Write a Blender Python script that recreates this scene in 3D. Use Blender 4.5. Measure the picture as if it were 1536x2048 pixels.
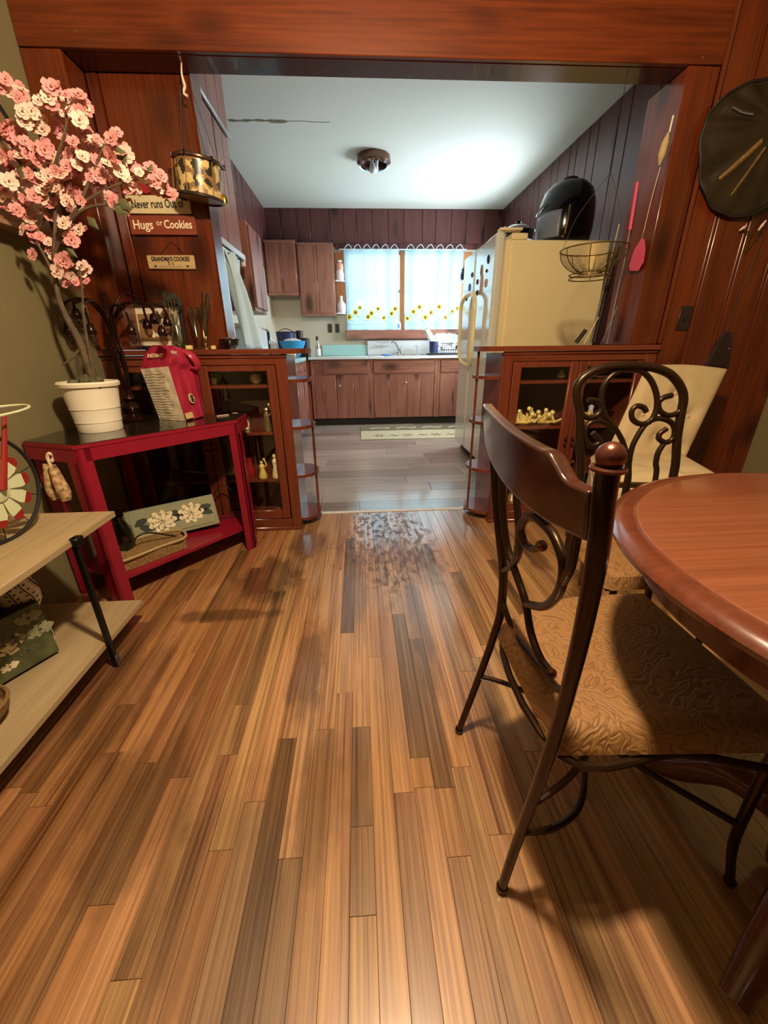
import bpy, bmesh, math, random
from mathutils import Vector, Matrix, Euler
random.seed(7)
PI = math.pi
S = bpy.context.scene
for o in list(bpy.data.objects): bpy.data.objects.remove(o)
COL = S.collection

# ---------------------------------------------------------------- camera
cam = bpy.data.cameras.new('camera')
cam.sensor_fit = 'VERTICAL'; cam.sensor_height = 36.0
cam.lens = 795.0 / 2048.0 * 36.0
cam.clip_start = 0.02
co = bpy.data.objects.new('camera', cam); COL.objects.link(co)
yaw, pitch, roll = math.radians(3.22), math.radians(22.5), math.radians(-0.63)
fwd = Vector((math.sin(yaw)*math.cos(pitch), math.cos(yaw)*math.cos(pitch), -math.sin(pitch)))
rt = Vector((math.cos(yaw), -math.sin(yaw), 0)); up = rt.cross(fwd)
r2 = math.cos(roll)*rt + math.sin(roll)*up; u2 = -math.sin(roll)*rt + math.cos(roll)*up
co.matrix_world = Matrix.Translation((0, 0, 0.98)) @ Matrix((r2, u2, -fwd)).transposed().to_4x4()
S.camera = co

# ---------------------------------------------------------------- sky and lights
S.view_settings.view_transform = 'Standard'; S.view_settings.look = 'None'
S.view_settings.gamma = 1.0; S.view_settings.use_curve_mapping = False
S.view_settings.exposure = 0.0
W = bpy.data.worlds.new('sky'); S.world = W; W.use_nodes = True
W.node_tree.nodes['Background'].inputs[0].default_value = (0.62, 0.88, 1.0, 1)
W.node_tree.nodes['Background'].inputs[1].default_value = 1.6

def light(name, kind, loc, energy, color, rot=(0, 0, 0), **kw):
    d = bpy.data.lights.new(name, kind); d.energy = energy; d.color = color
    for k, v in kw.items(): setattr(d, k, v)
    o = bpy.data.objects.new(name, d); COL.objects.link(o); o.location = loc; o.rotation_euler = rot
    return o
# warm bulbs of the dining room's ceiling lamp, above the near end of the table
light('dining_bulb', 'POINT', (0.10, 0.52, 2.05), 172, (1.0, 0.77, 0.52), shadow_soft_size=0.06)
light('rear_bulb', 'POINT', (-0.35, -1.3, 2.1), 3, (1.0, 0.76, 0.50), shadow_soft_size=0.07)
# daylight through the kitchen window
light('window_daylight', 'AREA', (0.63, 6.42, 1.75), 27, (0.70, 0.88, 1.0), (-PI/2 - 0.0, 0, 0), shape='RECTANGLE', size=1.5, size_y=1.0)
# added kitchen fill light, outside an added window hidden behind the refrigerator
light('side_fill_light', 'AREA', (2.02, 5.1, 1.45), 120, (0.78, 0.90, 1.0), (0, PI/2, 0), shape='RECTANGLE', size=0.8, size_y=1.0)

# ---------------------------------------------------------------- materials
MATS = {}
def nt(name):
    m = bpy.data.materials.new(name); m.use_nodes = True
    t = m.node_tree; b = t.nodes['Principled BSDF']; MATS[name] = m
    return m, t, b
def N(t, kind, **kw):
    n = t.nodes.new(kind)
    for k, v in kw.items(): setattr(n, k, v)
    return n
def lin(c): return tuple((x/12.92 if x <= .04045 else ((x+.055)/1.055)**2.4) for x in c)
def C8(r, g, b): return lin((r/255, g/255, b/255)) + (1,)
def mat(name, col, rough=0.5, metal=0.0, coat=0.0, var=0.0, vs=8.0, bump=0.0, bs=60.0, spec=0.5, trans=0.0, obj=False):
    m, t, b = nt(name)
    b.inputs['Base Color'].default_value = col
    b.inputs['Roughness'].default_value = rough
    b.inputs['Metallic'].default_value = metal
    b.inputs['Coat Weight'].default_value = coat
    b.inputs['Specular IOR Level'].default_value = spec
    g = N(t, 'ShaderNodeNewGeometry')
    if var:
        n = N(t, 'ShaderNodeTexNoise'); n.inputs['Scale'].default_value = vs; n.inputs['Detail'].default_value = 4
        t.links.new(g.outputs['Position'], n.inputs['Vector'])
        r = N(t, 'ShaderNodeValToRGB')
        r.color_ramp.elements[0].position = 0.3; r.color_ramp.elements[1].position = 0.7
        r.color_ramp.elements[0].color = tuple(c*(1-var) for c in col[:3])+(1,)
        r.color_ramp.elements[1].color = tuple(min(1, c*(1+var)) for c in col[:3])+(1,)
        t.links.new(n.outputs[0], r.inputs[0]); t.links.new(r.outputs[0], b.inputs['Base Color'])
    if bump:
        n = N(t, 'ShaderNodeTexNoise'); n.inputs['Scale'].default_value = bs; n.inputs['Detail'].default_value = 3
        t.links.new(g.outputs['Position'], n.inputs['Vector'])
        u = N(t, 'ShaderNodeBump'); u.inputs['Strength'].default_value = bump; u.inputs['Distance'].default_value = 0.004
        t.links.new(n.outputs[0], u.inputs['Height']); t.links.new(u.outputs[0], b.inputs['Normal'])
    return m
def wood(name, dark, light_, axis='z', cior=1.5, crough=.12, rough=0.35, coat=0.0, knots=0.0, fine=70.0, along=1.6, kd=None, wear=None, spec=0.5, contrast=(0.3, 0.7), bump=0.15):
    m, t, b = nt(name); L = t.links.new
    g = N(t, 'ShaderNodeNewGeometry'); oi = N(t, 'ShaderNodeObjectInfo')
    off = N(t, 'ShaderNodeVectorMath', operation='SCALE'); off.inputs[0].default_value = (17.3, 23.1, 31.7)
    L(oi.outputs['Random'], off.inputs['Scale'])
    ad = N(t, 'ShaderNodeVectorMath', operation='ADD'); L(g.outputs['Position'], ad.inputs[0]); L(off.outputs[0], ad.inputs[1])
    def scaled(a, c):
        mp = N(t, 'ShaderNodeMapping'); s = [c, c, c]; s['xyz'.index(axis)] = a
        mp.inputs['Scale'].default_value = s; L(ad.outputs[0], mp.inputs['Vector']); return mp
    n1 = N(t, 'ShaderNodeTexNoise'); n1.inputs['Scale'].default_value = 1.0; n1.inputs['Detail'].default_value = 5
    n1.inputs['Roughness'].default_value = 0.65; n1.inputs['Distortion'].default_value = 0.6
    L(scaled(along, fine*0.22).outputs[0], n1.inputs['Vector'])
    n2 = N(t, 'ShaderNodeTexNoise'); n2.inputs['Scale'].default_value = 1.0; n2.inputs['Detail'].default_value = 3
    L(scaled(along*2.2, fine*2.2).outputs[0], n2.inputs['Vector'])
    mx = N(t, 'ShaderNodeMath', operation='MULTIPLY_ADD'); L(n2.outputs[0], mx.inputs[0]); mx.inputs[1].default_value = 0.45
    m3 = N(t, 'ShaderNodeMath', operation='MULTIPLY'); L(n1.outputs[0], m3.inputs[0]); m3.inputs[1].default_value = 0.6
    L(m3.outputs[0], mx.inputs[2])
    r = N(t, 'ShaderNodeValToRGB'); e = r.color_ramp.elements
    e[0].position, e[1].position = contrast; e[0].color = dark; e[1].color = light_
    L(mx.outputs[0], r.inputs[0]); col = r.outputs[0]
    if knots:
        v = N(t, 'ShaderNodeTexVoronoi'); v.inputs['Scale'].default_value = 1.0
        L(scaled(2.2, 5.0).outputs[0], v.inputs['Vector'])
        kr = N(t, 'ShaderNodeValToRGB'); k = kr.color_ramp.elements
        k[0].position = 0.13; k[0].color = (knots, knots, knots, 1); k[1].position = 0.33; k[1].color = (0, 0, 0, 1)
        L(v.outputs['Distance'], kr.inputs[0])
        mk = N(t, 'ShaderNodeMix', data_type='RGBA'); L(kr.outputs[0], mk.inputs['Factor']); L(col, mk.inputs[6])
        mk.inputs[7].default_value = kd or tuple(c*0.25 for c in dark[:3])+(1,); col = mk.outputs[2]
    if wear: col = wear(t, g, col, b)
    mo = N(t, 'ShaderNodeMix', data_type='RGBA', blend_type='MULTIPLY'); mo.inputs['Factor'].default_value = 1
    L(col, mo.inputs[6]); L(oi.outputs['Color'], mo.inputs[7]); L(mo.outputs[2], b.inputs['Base Color'])
    b.inputs['Roughness'].default_value = rough
    b.inputs['Coat Weight'].default_value = coat
    b.inputs['Coat Roughness'].default_value = crough; b.inputs['Coat IOR'].default_value = cior; b.inputs['Specular IOR Level'].default_value = spec
    if bump:
        u = N(t, 'ShaderNodeBump'); u.inputs['Strength'].default_value = bump; u.inputs['Distance'].default_value = 0.002
        L(mx.outputs[0], u.inputs['Height']); L(u.outputs[0], b.inputs['Normal'])
    return m

def floor_wear(t, g, col, b):
    """old stains and the scuffed, finish-worn patch in front of the kitchen threshold"""
    L = t.links.new
    def blob(cx, cy, rx, ry, lo=0.55, hi=1.1, ns=15.0, amp=1.5):
        mp = N(t, 'ShaderNodeMapping'); mp.inputs['Location'].default_value = (-cx/rx, -cy/ry, 0)
        mp.inputs['Scale'].default_value = (1/rx, 1/ry, 0); L(g.outputs['Position'], mp.inputs['Vector'])
        ln = N(t, 'ShaderNodeVectorMath', operation='LENGTH'); L(mp.outputs[0], ln.inputs[0])
        n = N(t, 'ShaderNodeTexNoise'); n.inputs['Scale'].default_value = ns; n.inputs['Detail'].default_value = 6; n.inputs['Roughness'].default_value = .65
        sm = N(t, 'ShaderNodeMapping'); sm.inputs['Scale'].default_value = (1, .4, 1); L(g.outputs['Position'], sm.inputs['Vector']); L(sm.outputs[0], n.inputs['Vector'])
        a = N(t, 'ShaderNodeMath', operation='MULTIPLY_ADD'); L(n.outputs[0], a.inputs[0]); a.inputs[1].default_value = amp
        L(ln.outputs['Value'], a.inputs[2])
        mr = N(t, 'ShaderNodeMapRange'); mr.inputs[1].default_value = lo + amp*0.5 + 0.38; mr.inputs[2].default_value = lo + amp*0.5 + 0.02
        L(a.outputs[0], mr.inputs[0]); return mr.outputs[0]
    def mixc(c, f, colr, amt):
        mm = N(t, 'ShaderNodeMath', operation='MULTIPLY'); L(f, mm.inputs[0]); mm.inputs[1].default_value = amt
        m = N(t, 'ShaderNodeMix', data_type='RGBA'); L(mm.outputs[0], m.inputs['Factor']); L(c, m.inputs[6]); m.inputs[7].default_value = colr
        return m.outputs[2]
    for (cx, cy, rx, ry, amt) in ((-0.44, 1.62, 0.17, 0.24, .9), (-0.30, 1.95, .12, .2, .7), (-0.56, 1.34, .26, .05, .75), (-0.20, 1.05, .07, .28, .75), (-.05, 1.45, .06, .3, .4), (-.12, .62, .07, .2, .5), (-.55, .62, .16, .22, .6),
                                  (0.20, 1.25, .05, .4, .6), (0.86, 1.75, .07, .25, .8), (-0.75, .95, .12, .3, .55), (-.3, .45, .14, .3, .45), (0.10, 1.1, .1, .6, .25)):
        col = mixc(col, blob(cx, cy, rx, ry), C8(56, 30, 14), amt*.72)
    n = N(t, 'ShaderNodeTexNoise'); n.inputs['Scale'].default_value = 34; n.inputs['Detail'].default_value = 6; n.inputs['Roughness'].default_value = .7
    mp = N(t, 'ShaderNodeMapping'); mp.inputs['Scale'].default_value = (1, .45, 1); L(g.outputs['Position'], mp.inputs['Vector']); L(mp.outputs[0], n.inputs['Vector'])
    rr = N(t, 'ShaderNodeMapRange'); rr.inputs[1].default_value = .47; rr.inputs[2].default_value = .55; L(n.outputs[0], rr.inputs[0])
    area = blob(0.14, 1.95, 0.36, 0.66, ns=6)
    mu = N(t, 'ShaderNodeMath', operation='MULTIPLY'); L(area, mu.inputs[0]); L(rr.outputs[0], mu.inputs[1])
    col = mixc(col, mu.outputs[0], C8(92, 66, 58), .75)
    # bare wood where the varnish is gone is duller than the varnish left on it
    ro = N(t, 'ShaderNodeMath', operation='MULTIPLY_ADD'); L(mu.outputs[0], ro.inputs[0]); ro.inputs[1].default_value = -0.75; ro.inputs[2].default_value = 0.8
    L(ro.outputs[0], b.inputs['Coat Weight'])
    return col

wood('oak_floor', C8(96, 58, 30), C8(200, 156, 104), 'y', rough=.42, coat=.8, cior=1.9, crough=.13, fine=70, along=.8, wear=floor_wear, contrast=(.36, .64), bump=.25)
wood('pine_z', C8(58, 18, 6), C8(120, 53, 21), 'z', rough=.28, coat=.3, knots=.9, kd=C8(48, 12, 5), fine=34, along=1.0, contrast=(.3, .72), bump=.06)
wood('pine_x', C8(58, 18, 6), C8(124, 56, 22), 'x', rough=.28, coat=.3, knots=.9, kd=C8(48, 12, 5), fine=34, along=1.0, contrast=(.3, .72), bump=.06)
wood('kitchen_pine_z', C8(112, 68, 58), C8(166, 110, 92), 'z', rough=.3, coat=.1, knots=.95, kd=C8(46, 22, 18), fine=36, along=1.2, bump=.06)
wood('kitchen_pine_x', C8(112, 68, 58), C8(166, 110, 92), 'x', rough=.3, coat=.1, knots=.8, kd=C8(46, 22, 18), fine=36, along=1.2, bump=.06)
wood('wall_pine', C8(70, 36, 36), C8(104, 58, 54), 'z', rough=.4, knots=.9, kd=C8(34, 14, 14), fine=36, along=1.2, bump=.06)
wood('case_oak_z', C8(84, 36, 22), C8(126, 62, 40), 'z', rough=.25, coat=.25, fine=80, along=1.5, bump=.1)
wood('case_oak_x', C8(84, 36, 22), C8(126, 62, 40), 'x', rough=.22, coat=.35, fine=80, along=1.5, bump=.1)
wood('case_inner', C8(74, 34, 24), C8(98, 50, 36), 'z', rough=.6, fine=60, bump=.1)
wood('grey_plank', C8(138, 124, 114), C8(196, 180, 166), 'x', rough=.35, coat=.8, cior=1.7, crough=.12, fine=46, along=1.3, contrast=(.28, .72), bump=.1)
wood('table_wood', C8(98, 52, 32), C8(126, 74, 48), 'x', rough=.28, coat=.2, fine=90, along=1.2, bump=.08)
wood('table_edge', C8(78, 38, 24), C8(106, 56, 36), 'x', rough=.22, coat=.5, fine=60, along=1.2, bump=.04)
wood('crest_wood', C8(44, 22, 14), C8(76, 42, 26), 'y', rough=.22, coat=.5, fine=60, along=1.5, bump=.04)
wood('plywood', C8(150, 128, 90), C8(182, 160, 122), 'y', rough=.45, fine=30, along=1.2, knots=.35, kd=C8(110, 76, 44), bump=.05)
wood('orange_wood', C8(160, 96, 50), C8(200, 130, 76), 'z', rough=.4, fine=50)
wood('sign_wood', C8(168, 140, 92), C8(200, 174, 124), 'x', rough=.7, fine=60, bump=.2)
wood('sign_brown', C8(118, 48, 26), C8(140, 62, 34), 'x', rough=.6, fine=60, bump=.2)

mat('olive_wall', C8(122, 112, 76), .85, var=.06, vs=3, bump=.12, bs=90)
mat('dining_ceiling', C8(130, 112, 92), .9)
mat('back_room_wall', C8(56, 42, 30), .9)
mat('kitchen_ceiling', C8(214, 216, 206), .85, var=.03, vs=1.2, bump=.2, bs=45)
mat('plaster', C8(206, 194, 172), .8, var=.04, vs=4)
mat('subfloor', C8(40, 22, 12), .9)
mat('dark_oak_soffit', C8(60, 20, 12), .25, coat=.3)
mat('white_trim', C8(226, 230, 232), .4)
mat('red_paint', C8(140, 22, 44), .32, var=.06, vs=14, bump=.1, bs=120)
mat('black_top', C8(34, 27, 22), .18, coat=.4, var=.3, vs=5)
mat('cream_enamel', C8(255, 234, 176), .32, var=.02, vs=6)
mat('fridge_front', C8(226, 224, 206), .13, coat=.4)
mat('turquoise', C8(170, 216, 214), .25, coat=.2)
mat('white_enamel', C8(232, 236, 238), .15, coat=.4)
mat('chrome', C8(205, 208, 212), .14, 1.0)
mat('brass', C8(190, 150, 80), .25, 1.0)
mat('fixture_bronze', C8(120, 92, 76), .25, .8)
mat('frosted_bulb', C8(226, 228, 226), .35)
mat('wrought_iron', C8(66, 48, 32), .34, .75, bump=.08, bs=200)
mat('bronze_dark', C8(50, 26, 20), .24, .7, coat=.2)
mat('finial_copper', C8(112, 66, 52), .3, .7, bump=.12, bs=160)
mat('black_metal', C8(22, 18, 16), .4, .5)
mat('black_gloss', C8(10, 10, 12), .12, coat=.5)
mat('black_matte', C8(22, 20, 20), .55)
mat('grey_plastic', C8(120, 128, 142), .35)
mat('olive_print', C8(78, 82, 50), .6, var=.65, vs=16)
mat('white_pot', C8(236, 228, 204), .42, bump=.05)
mat('moss', C8(88, 84, 58), .8, var=.5, vs=60, bump=.6, bs=90)
mat('bark', C8(92, 74, 54), .75, var=.3, vs=30, bump=.4, bs=90)
mat('blossom_pink', C8(214, 146, 142), .7, var=.12, vs=26)
mat('blossom_pale', C8(232, 200, 182), .7, var=.1, vs=26)
mat('leaf_green', C8(84, 86, 54), .6)
mat('flower_centre', C8(150, 84, 70), .7)
mat('bag_red', C8(164, 40, 64), .3, bump=.25, bs=24, var=.05)
mat('bag_cream', C8(222, 208, 178), .45, bump=.15, bs=24)
mat('ink_black', C8(26, 18, 16), .6)
mat('ink_white', C8(240, 224, 190), .6)
mat('ink_grey', C8(150, 132, 108), .6)
mat('paint_cream', C8(206, 192, 150), .6, var=.08, vs=10)
mat('gold_tan', C8(214, 190, 128), .25, .1)
mat('camo_green', C8(46, 42, 30), .3)
mat('tan_brown', C8(150, 116, 76), .35, .2)
mat('beige_fabric', C8(196, 174, 130), .9, var=.06, vs=20, bump=.25, bs=160)
mat('leather', C8(44, 34, 20), .35, coat=.2, var=.35, vs=9, bump=.3, bs=60)
mat('leather_band', C8(150, 118, 66), .5, var=.4, vs=120)
mat('crimson', C8(150, 18, 24), .6)
mat('pink_plastic', C8(206, 74, 104), .4)
mat('straw', C8(180, 156, 110), .8, bump=.3, bs=200)
mat('wire_gold', C8(120, 96, 50), .35, .8)
mat('pale_metal', C8(190, 170, 130), .3, .8)
mat('black_rubber', C8(24, 20, 20), .6)
mat('dark_plate', C8(44, 30, 28), .45)
mat('grey_plate', C8(70, 66, 66), .5)
mat('towel', C8(206, 226, 226), .85, bump=.2, bs=80)
mat('blue_plastic', C8(60, 158, 214), .3)
mat('navy', C8(30, 40, 84), .4)
mat('cloth_white', C8(224, 222, 230), .8)
mat('ceramic_white', C8(226, 226, 232), .25, var=.1, vs=70)
mat('ceramic_peach', C8(206, 160, 132), .35)
mat('ceramic_cream', C8(240, 224, 170), .3, var=.2, vs=40)
mat('coral_gold', C8(226, 206, 120), .35, var=.2, vs=50)
mat('rug', C8(196, 184, 150), .95, var=.06, vs=30, bump=.5, bs=300)
mat('rug_grey', C8(120, 108, 84), .95)
mat('rug_motif', C8(150, 128, 94), .95)
mat('peony', C8(236, 224, 184), .7, var=.12, vs=60)
mat('dark_leaf', C8(40, 50, 34), .6)
mat('sage_board', C8(140, 142, 108), .6, var=.1, vs=20)
mat('wicker', C8(142, 112, 66), .75, var=.45, vs=120, bump=.9, bs=160)
mat('vine_black', C8(34, 26, 20), .6)
mat('mint_paint', C8(206, 214, 172), .5)
mat('red_rust', C8(150, 40, 34), .4, .2)
mat('pouch_print', C8(180, 148, 104), .7, var=.75, vs=70)
mat('water_stain', C8(120, 116, 92), .9, var=.2, vs=40)
mat('print_blue', C8(70, 130, 210), .8)
mat('sage_cushion', C8(150, 150, 116), .85)
mat('zinc', C8(206, 210, 214), .3, .9)

def seat_fabric():
    m, t, b = nt('seat_fabric'); L = t.links.new
    g = N(t, 'ShaderNodeNewGeometry')
    n = N(t, 'ShaderNodeTexNoise'); n.inputs['Scale'].default_value = 13; n.inputs['Detail'].default_value = 1.8; n.inputs['Distortion'].default_value = 2.0
    L(g.outputs['Position'], n.inputs['Vector'])
    w = N(t, 'ShaderNodeMath', operation='PINGPONG'); L(n.outputs[0], w.inputs[0]); w.inputs[1].default_value = .07
    r = N(t, 'ShaderNodeValToRGB'); e = r.color_ramp.elements
    e[0].position = .0; e[0].color = C8(112, 74, 36); e[1].position = .30; e[1].color = C8(142, 102, 56)
    mm = N(t, 'ShaderNodeMath', operation='MULTIPLY'); L(w.outputs[0], mm.inputs[0]); mm.inputs[1].default_value = 14
    L(mm.outputs[0], r.inputs[0]); L(r.outputs[0], b.inputs['Base Color'])
    b.inputs['Roughness'].default_value = .6
    u = N(t, 'ShaderNodeBump'); u.inputs['Strength'].default_value = .5; u.inputs['Distance'].default_value = .003
    L(mm.outputs[0], u.inputs['Height']); L(u.outputs[0], b.inputs['Normal'])
seat_fabric()
def glass(name, tint=(1, 1, 1, 1), rough=0.02, refl=1.0):
    m, t, b = nt(name); L = t.links.new; out = t.nodes['Material Output']; t.nodes.remove(b)
    tr = N(t, 'ShaderNodeBsdfTransparent'); tr.inputs[0].default_value = tint
    gl = N(t, 'ShaderNodeBsdfGlossy'); gl.inputs['Roughness'].default_value = rough
    lw = N(t, 'ShaderNodeLayerWeight'); lw.inputs[0].default_value = .5
    f = N(t, 'ShaderNodeMath', operation='POWER'); L(lw.outputs['Facing'], f.inputs[0]); f.inputs[1].default_value = 5
    mm = N(t, 'ShaderNodeMath', operation='MULTIPLY_ADD', use_clamp=True); L(f.outputs[0], mm.inputs[0]); mm.inputs[1].default_value = .9*refl; mm.inputs[2].default_value = .04*refl
    x = N(t, 'ShaderNodeMixShader'); L(mm.outputs[0], x.inputs[0]); L(tr.outputs[0], x.inputs[1]); L(gl.outputs[0], x.inputs[2]); L(x.outputs[0], out.inputs[0])
glass('pane_glass'); glass('clear_glass', (.86, .89, .85, 1), rough=.05, refl=4.0); glass('amber_glass', (.55, .4, .3, 1), refl=2.0); glass('smoke_glass', (.5, .5, .42, 1), refl=1.8)
def sheer():
    m, t, b = nt('sheer_curtain'); L = t.links.new; out = t.nodes['Material Output']; t.nodes.remove(b)
    tr = N(t, 'ShaderNodeBsdfTransparent'); tl = N(t, 'ShaderNodeBsdfTranslucent'); df = N(t, 'ShaderNodeBsdfDiffuse')
    tl.inputs[0].default_value = (.46, .74, .84, 1); df.inputs[0].default_value = (.62, .80, .90, 1)
    a = N(t, 'ShaderNodeMixShader'); a.inputs[0].default_value = .35; L(tl.outputs[0], a.inputs[1]); L(df.outputs[0], a.inputs[2])
    x = N(t, 'ShaderNodeMixShader'); x.inputs[0].default_value = .16; L(a.outputs[0], x.inputs[1]); L(tr.outputs[0], x.inputs[2]); L(x.outputs[0], out.inputs[0])
sheer()
for n_, c_ in (('sunflower', (.95, .80, .22, 1)), ('sunflower_core', (.42, .26, .12, 1)), ('print_leaf', (.35, .78, .62, 1)), ('hem_blue', (.25, .50, .85, 1)), ('heading_white', (.85, .92, .97, 1))):
    m, t, b = nt(n_); out = t.nodes['Material Output']; t.nodes.remove(b)
    tl = N(t, 'ShaderNodeBsdfTranslucent'); df = N(t, 'ShaderNodeBsdfDiffuse'); tl.inputs[0].default_value = c_; df.inputs[0].default_value = c_
    a = N(t, 'ShaderNodeMixShader'); a.inputs[0].default_value = .35; t.links.new(tl.outputs[0], a.inputs[1]); t.links.new(df.outputs[0], a.inputs[2]); t.links.new(a.outputs[0], out.inputs[0])

# ---------------------------------------------------------------- mesh helpers
def catmull(pts, k=4, closed=False):
    pts = [Vector(p) for p in pts]; n = len(pts); out = []
    if n < 3: return pts
    rng = n if closed else n-1
    for i in range(rng):
        if closed: p0, p1, p2, p3 = pts[i-1], pts[i], pts[(i+1) % n], pts[(i+2) % n]
        else:
            p1, p2 = pts[i], pts[i+1]; p0 = pts[i-1] if i else 2*p1-p2; p3 = pts[i+2] if i+2 < n else 2*p2-p1
        for j in range(k):
            s = j/k
            out.append(.5*((2*p1)+(p2-p0)*s+(2*p0-5*p1+4*p2-p3)*s*s+(3*p1-p0-3*p2+p3)*s**3))
    if not closed: out.append(pts[-1])
    return out
class MB:
    def __init__(s): s.v = []; s.f = []; s.m = []; s.cur = 0
    def add(s, vs, fs):
        b = len(s.v); s.v += [tuple(v) for v in vs]; s.f += [tuple(i+b for i in f) for f in fs]; s.m += [s.cur]*len(fs); return s
    def box(s, x0, y0, z0, x1, y1, z1, ch=0.0, M=None):
        x0, x1 = min(x0, x1), max(x0, x1); y0, y1 = min(y0, y1), max(y0, y1); z0, z1 = min(z0, z1), max(z0, z1)
        ch = min(ch, (x1-x0)*.45, (y1-y0)*.45, (z1-z0)*.45)
        if ch <= 0:
            vs = [(x, y, z) for z in (z0, z1) for y in (y0, y1) for x in (x0, x1)]
            fs = [(0, 2, 3, 1), (4, 5, 7, 6), (0, 1, 5, 4), (2, 6, 7, 3), (0, 4, 6, 2), (1, 3, 7, 5)]
            if M: vs = [M @ Vector(v) for v in vs]
            return s.add(vs, fs)
        b = bmesh.new(); bmesh.ops.create_cube(b, size=1)
        for v in b.verts: v.co = Vector(((x0+x1)/2+v.co.x*(x1-x0), (y0+y1)/2+v.co.y*(y1-y0), (z0+z1)/2+v.co.z*(z1-z0)))
        bmesh.ops.bevel(b, geom=b.edges[:], offset=ch, segments=1, affect='EDGES')
        b.verts.index_update(); vs = [(M @ v.co if M else v.co.copy()) for v in b.verts]; fs = [[v.index for v in f.verts] for f in b.faces]; b.free()
        return s.add(vs, fs)
    def ext(s, poly, vec):
        poly = [Vector(p) for p in poly]; vec = Vector(vec); n = len(poly)
        vs = poly+[p+vec for p in poly]
        fs = [tuple(range(n))[::-1], tuple(range(n, 2*n))]+[(i, (i+1) % n, n+(i+1) % n, n+i) for i in range(n)]
        return s.add(vs, fs)
    def tube(s, pts, r, n=8, k=4, closed=False, flat=1.0, cap=True):
        P = catmull(pts, k, closed) if k > 1 else [Vector(p) for p in pts]
        m = len(P); rr = r if isinstance(r, (list, tuple)) else [r]*2
        vs = []; fs = []; prev = None
        for i, p in enumerate(P):
            a = P[i-1] if (i or closed) else p; b = P[(i+1) % m] if (i < m-1 or closed) else p
            t = (b-a).normalized()
            if prev is None:
                u = t.orthogonal().normalized()
            else:
                u = (prev-t*prev.dot(t)); u = u.normalized() if u.length > 1e-6 else t.orthogonal().normalized()
            prev = u; w = t.cross(u)
            q = i/(m-1)*(len(rr)-1) if m > 1 else 0; j = min(int(q), len(rr)-2); ra = rr[j]+(rr[j+1]-rr[j])*(q-j)
            for c in range(n):
                an = 2*PI*c/n; vs.append(p+u*math.cos(an)*ra+w*math.sin(an)*ra*flat)
        for i in range(m if closed else m-1):
            for c in range(n):
                i2 = (i+1) % m; fs.append((i*n+c, i*n+(c+1) % n, i2*n+(c+1) % n, i2*n+c))
        if cap and not closed: fs += [tuple(range(n))[::-1], tuple(range((m-1)*n, m*n))]
        return s.add(vs, fs)
    def lathe(s, prof, c=(0, 0, 0), n=24, M=None, a0=0, a1=2*PI):
        c = Vector(c); vs = []; fs = []; full = abs(a1-a0-2*PI) < 1e-6; cols = n if full else n+1
        for (r, z) in prof:
            for k in range(cols):
                a = a0+(a1-a0)*k/n; q = Vector((r*math.cos(a), r*math.sin(a), z)); vs.append(c+(M @ q if M else q))
        for i in range(len(prof)-1):
            for k in range(n):
                k2 = (k+1) % cols; fs.append((i*cols+k, i*cols+k2, (i+1)*cols+k2, (i+1)*cols+k))
        return s.add(vs, fs)
    def ball(s, c, r, n=12, sc=(1, 1, 1)):
        pr = [(max(1e-4, math.sin(PI*i/(n//2)))*r, -math.cos(PI*i/(n//2))*r) for i in range(n//2+1)]
        return s.lathe(pr, c, n, Matrix.Diagonal(sc))
    def grid(s, fn, nu, nv, closed=False):
        vs = [fn(i/nu, j/nv) for j in range(nv+1) for i in range(nu+1)]
        fs = [(j*(nu+1)+i, j*(nu+1)+i+1, (j+1)*(nu+1)+i+1, (j+1)*(nu+1)+i) for j in range(nv) for i in range(nu)]
        return s.add(vs, fs)
    def build(s, name, m, parent=None, solid=0, smooth=True, loc=None, sub=0):
        me = bpy.data.meshes.new(name); off = Vector(loc) if loc is not None else Vector((0, 0, 0))
        if parent is not None:
            o_, q = parent, Vector((0, 0, 0))
            while o_ is not None: q += o_.location; o_ = o_.parent
            off = q+off if loc is not None else q
        me.from_pydata([tuple(Vector(v)-off) for v in s.v], [], s.f)
        for mm in (m if isinstance(m, (list, tuple)) else [m]): me.materials.append(MATS[mm])
        if isinstance(m, (list, tuple)):
            me.polygons.foreach_set('material_index', s.m)
        b = bmesh.new(); b.from_mesh(me); bmesh.ops.remove_doubles(b, verts=b.verts, dist=1e-6); bmesh.ops.recalc_face_normals(b, faces=b.faces); b.to_mesh(me); b.free()
        if smooth:
            me.polygons.foreach_set('use_smooth', [True]*len(me.polygons)); me.set_sharp_from_angle(angle=math.radians(38))
        o = bpy.data.objects.new(name, me); COL.objects.link(o)
        if parent is not None: o.parent = parent
        if loc is not None: o.location = loc
        elif parent is None: pass
        if solid:
            md = o.modifiers.new('s', 'SOLIDIFY'); md.thickness = solid; md.offset = 0
        if sub:
            md = o.modifiers.new('u', 'SUBSURF'); md.levels = sub; md.render_levels = sub
        return o
def thing(name, label, cat, loc=(0, 0, 0), group=None):
    o = bpy.data.objects.new(name, None); COL.objects.link(o); o.location = loc; o.empty_display_size = .05
    o['label'] = label; o['category'] = cat
    if group: o['group'] = group
    return o
def tag(o, label, cat, group=None):
    o['label'] = label; o['category'] = cat
    if group: o['group'] = group
    return o
def st(o): o['kind'] = 'structure'; return o
def one(name, label, cat, mb, m, loc, group=None, **kw):
    return tag(mb.build(name, m, loc=loc, **kw), label, cat, group)
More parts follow.
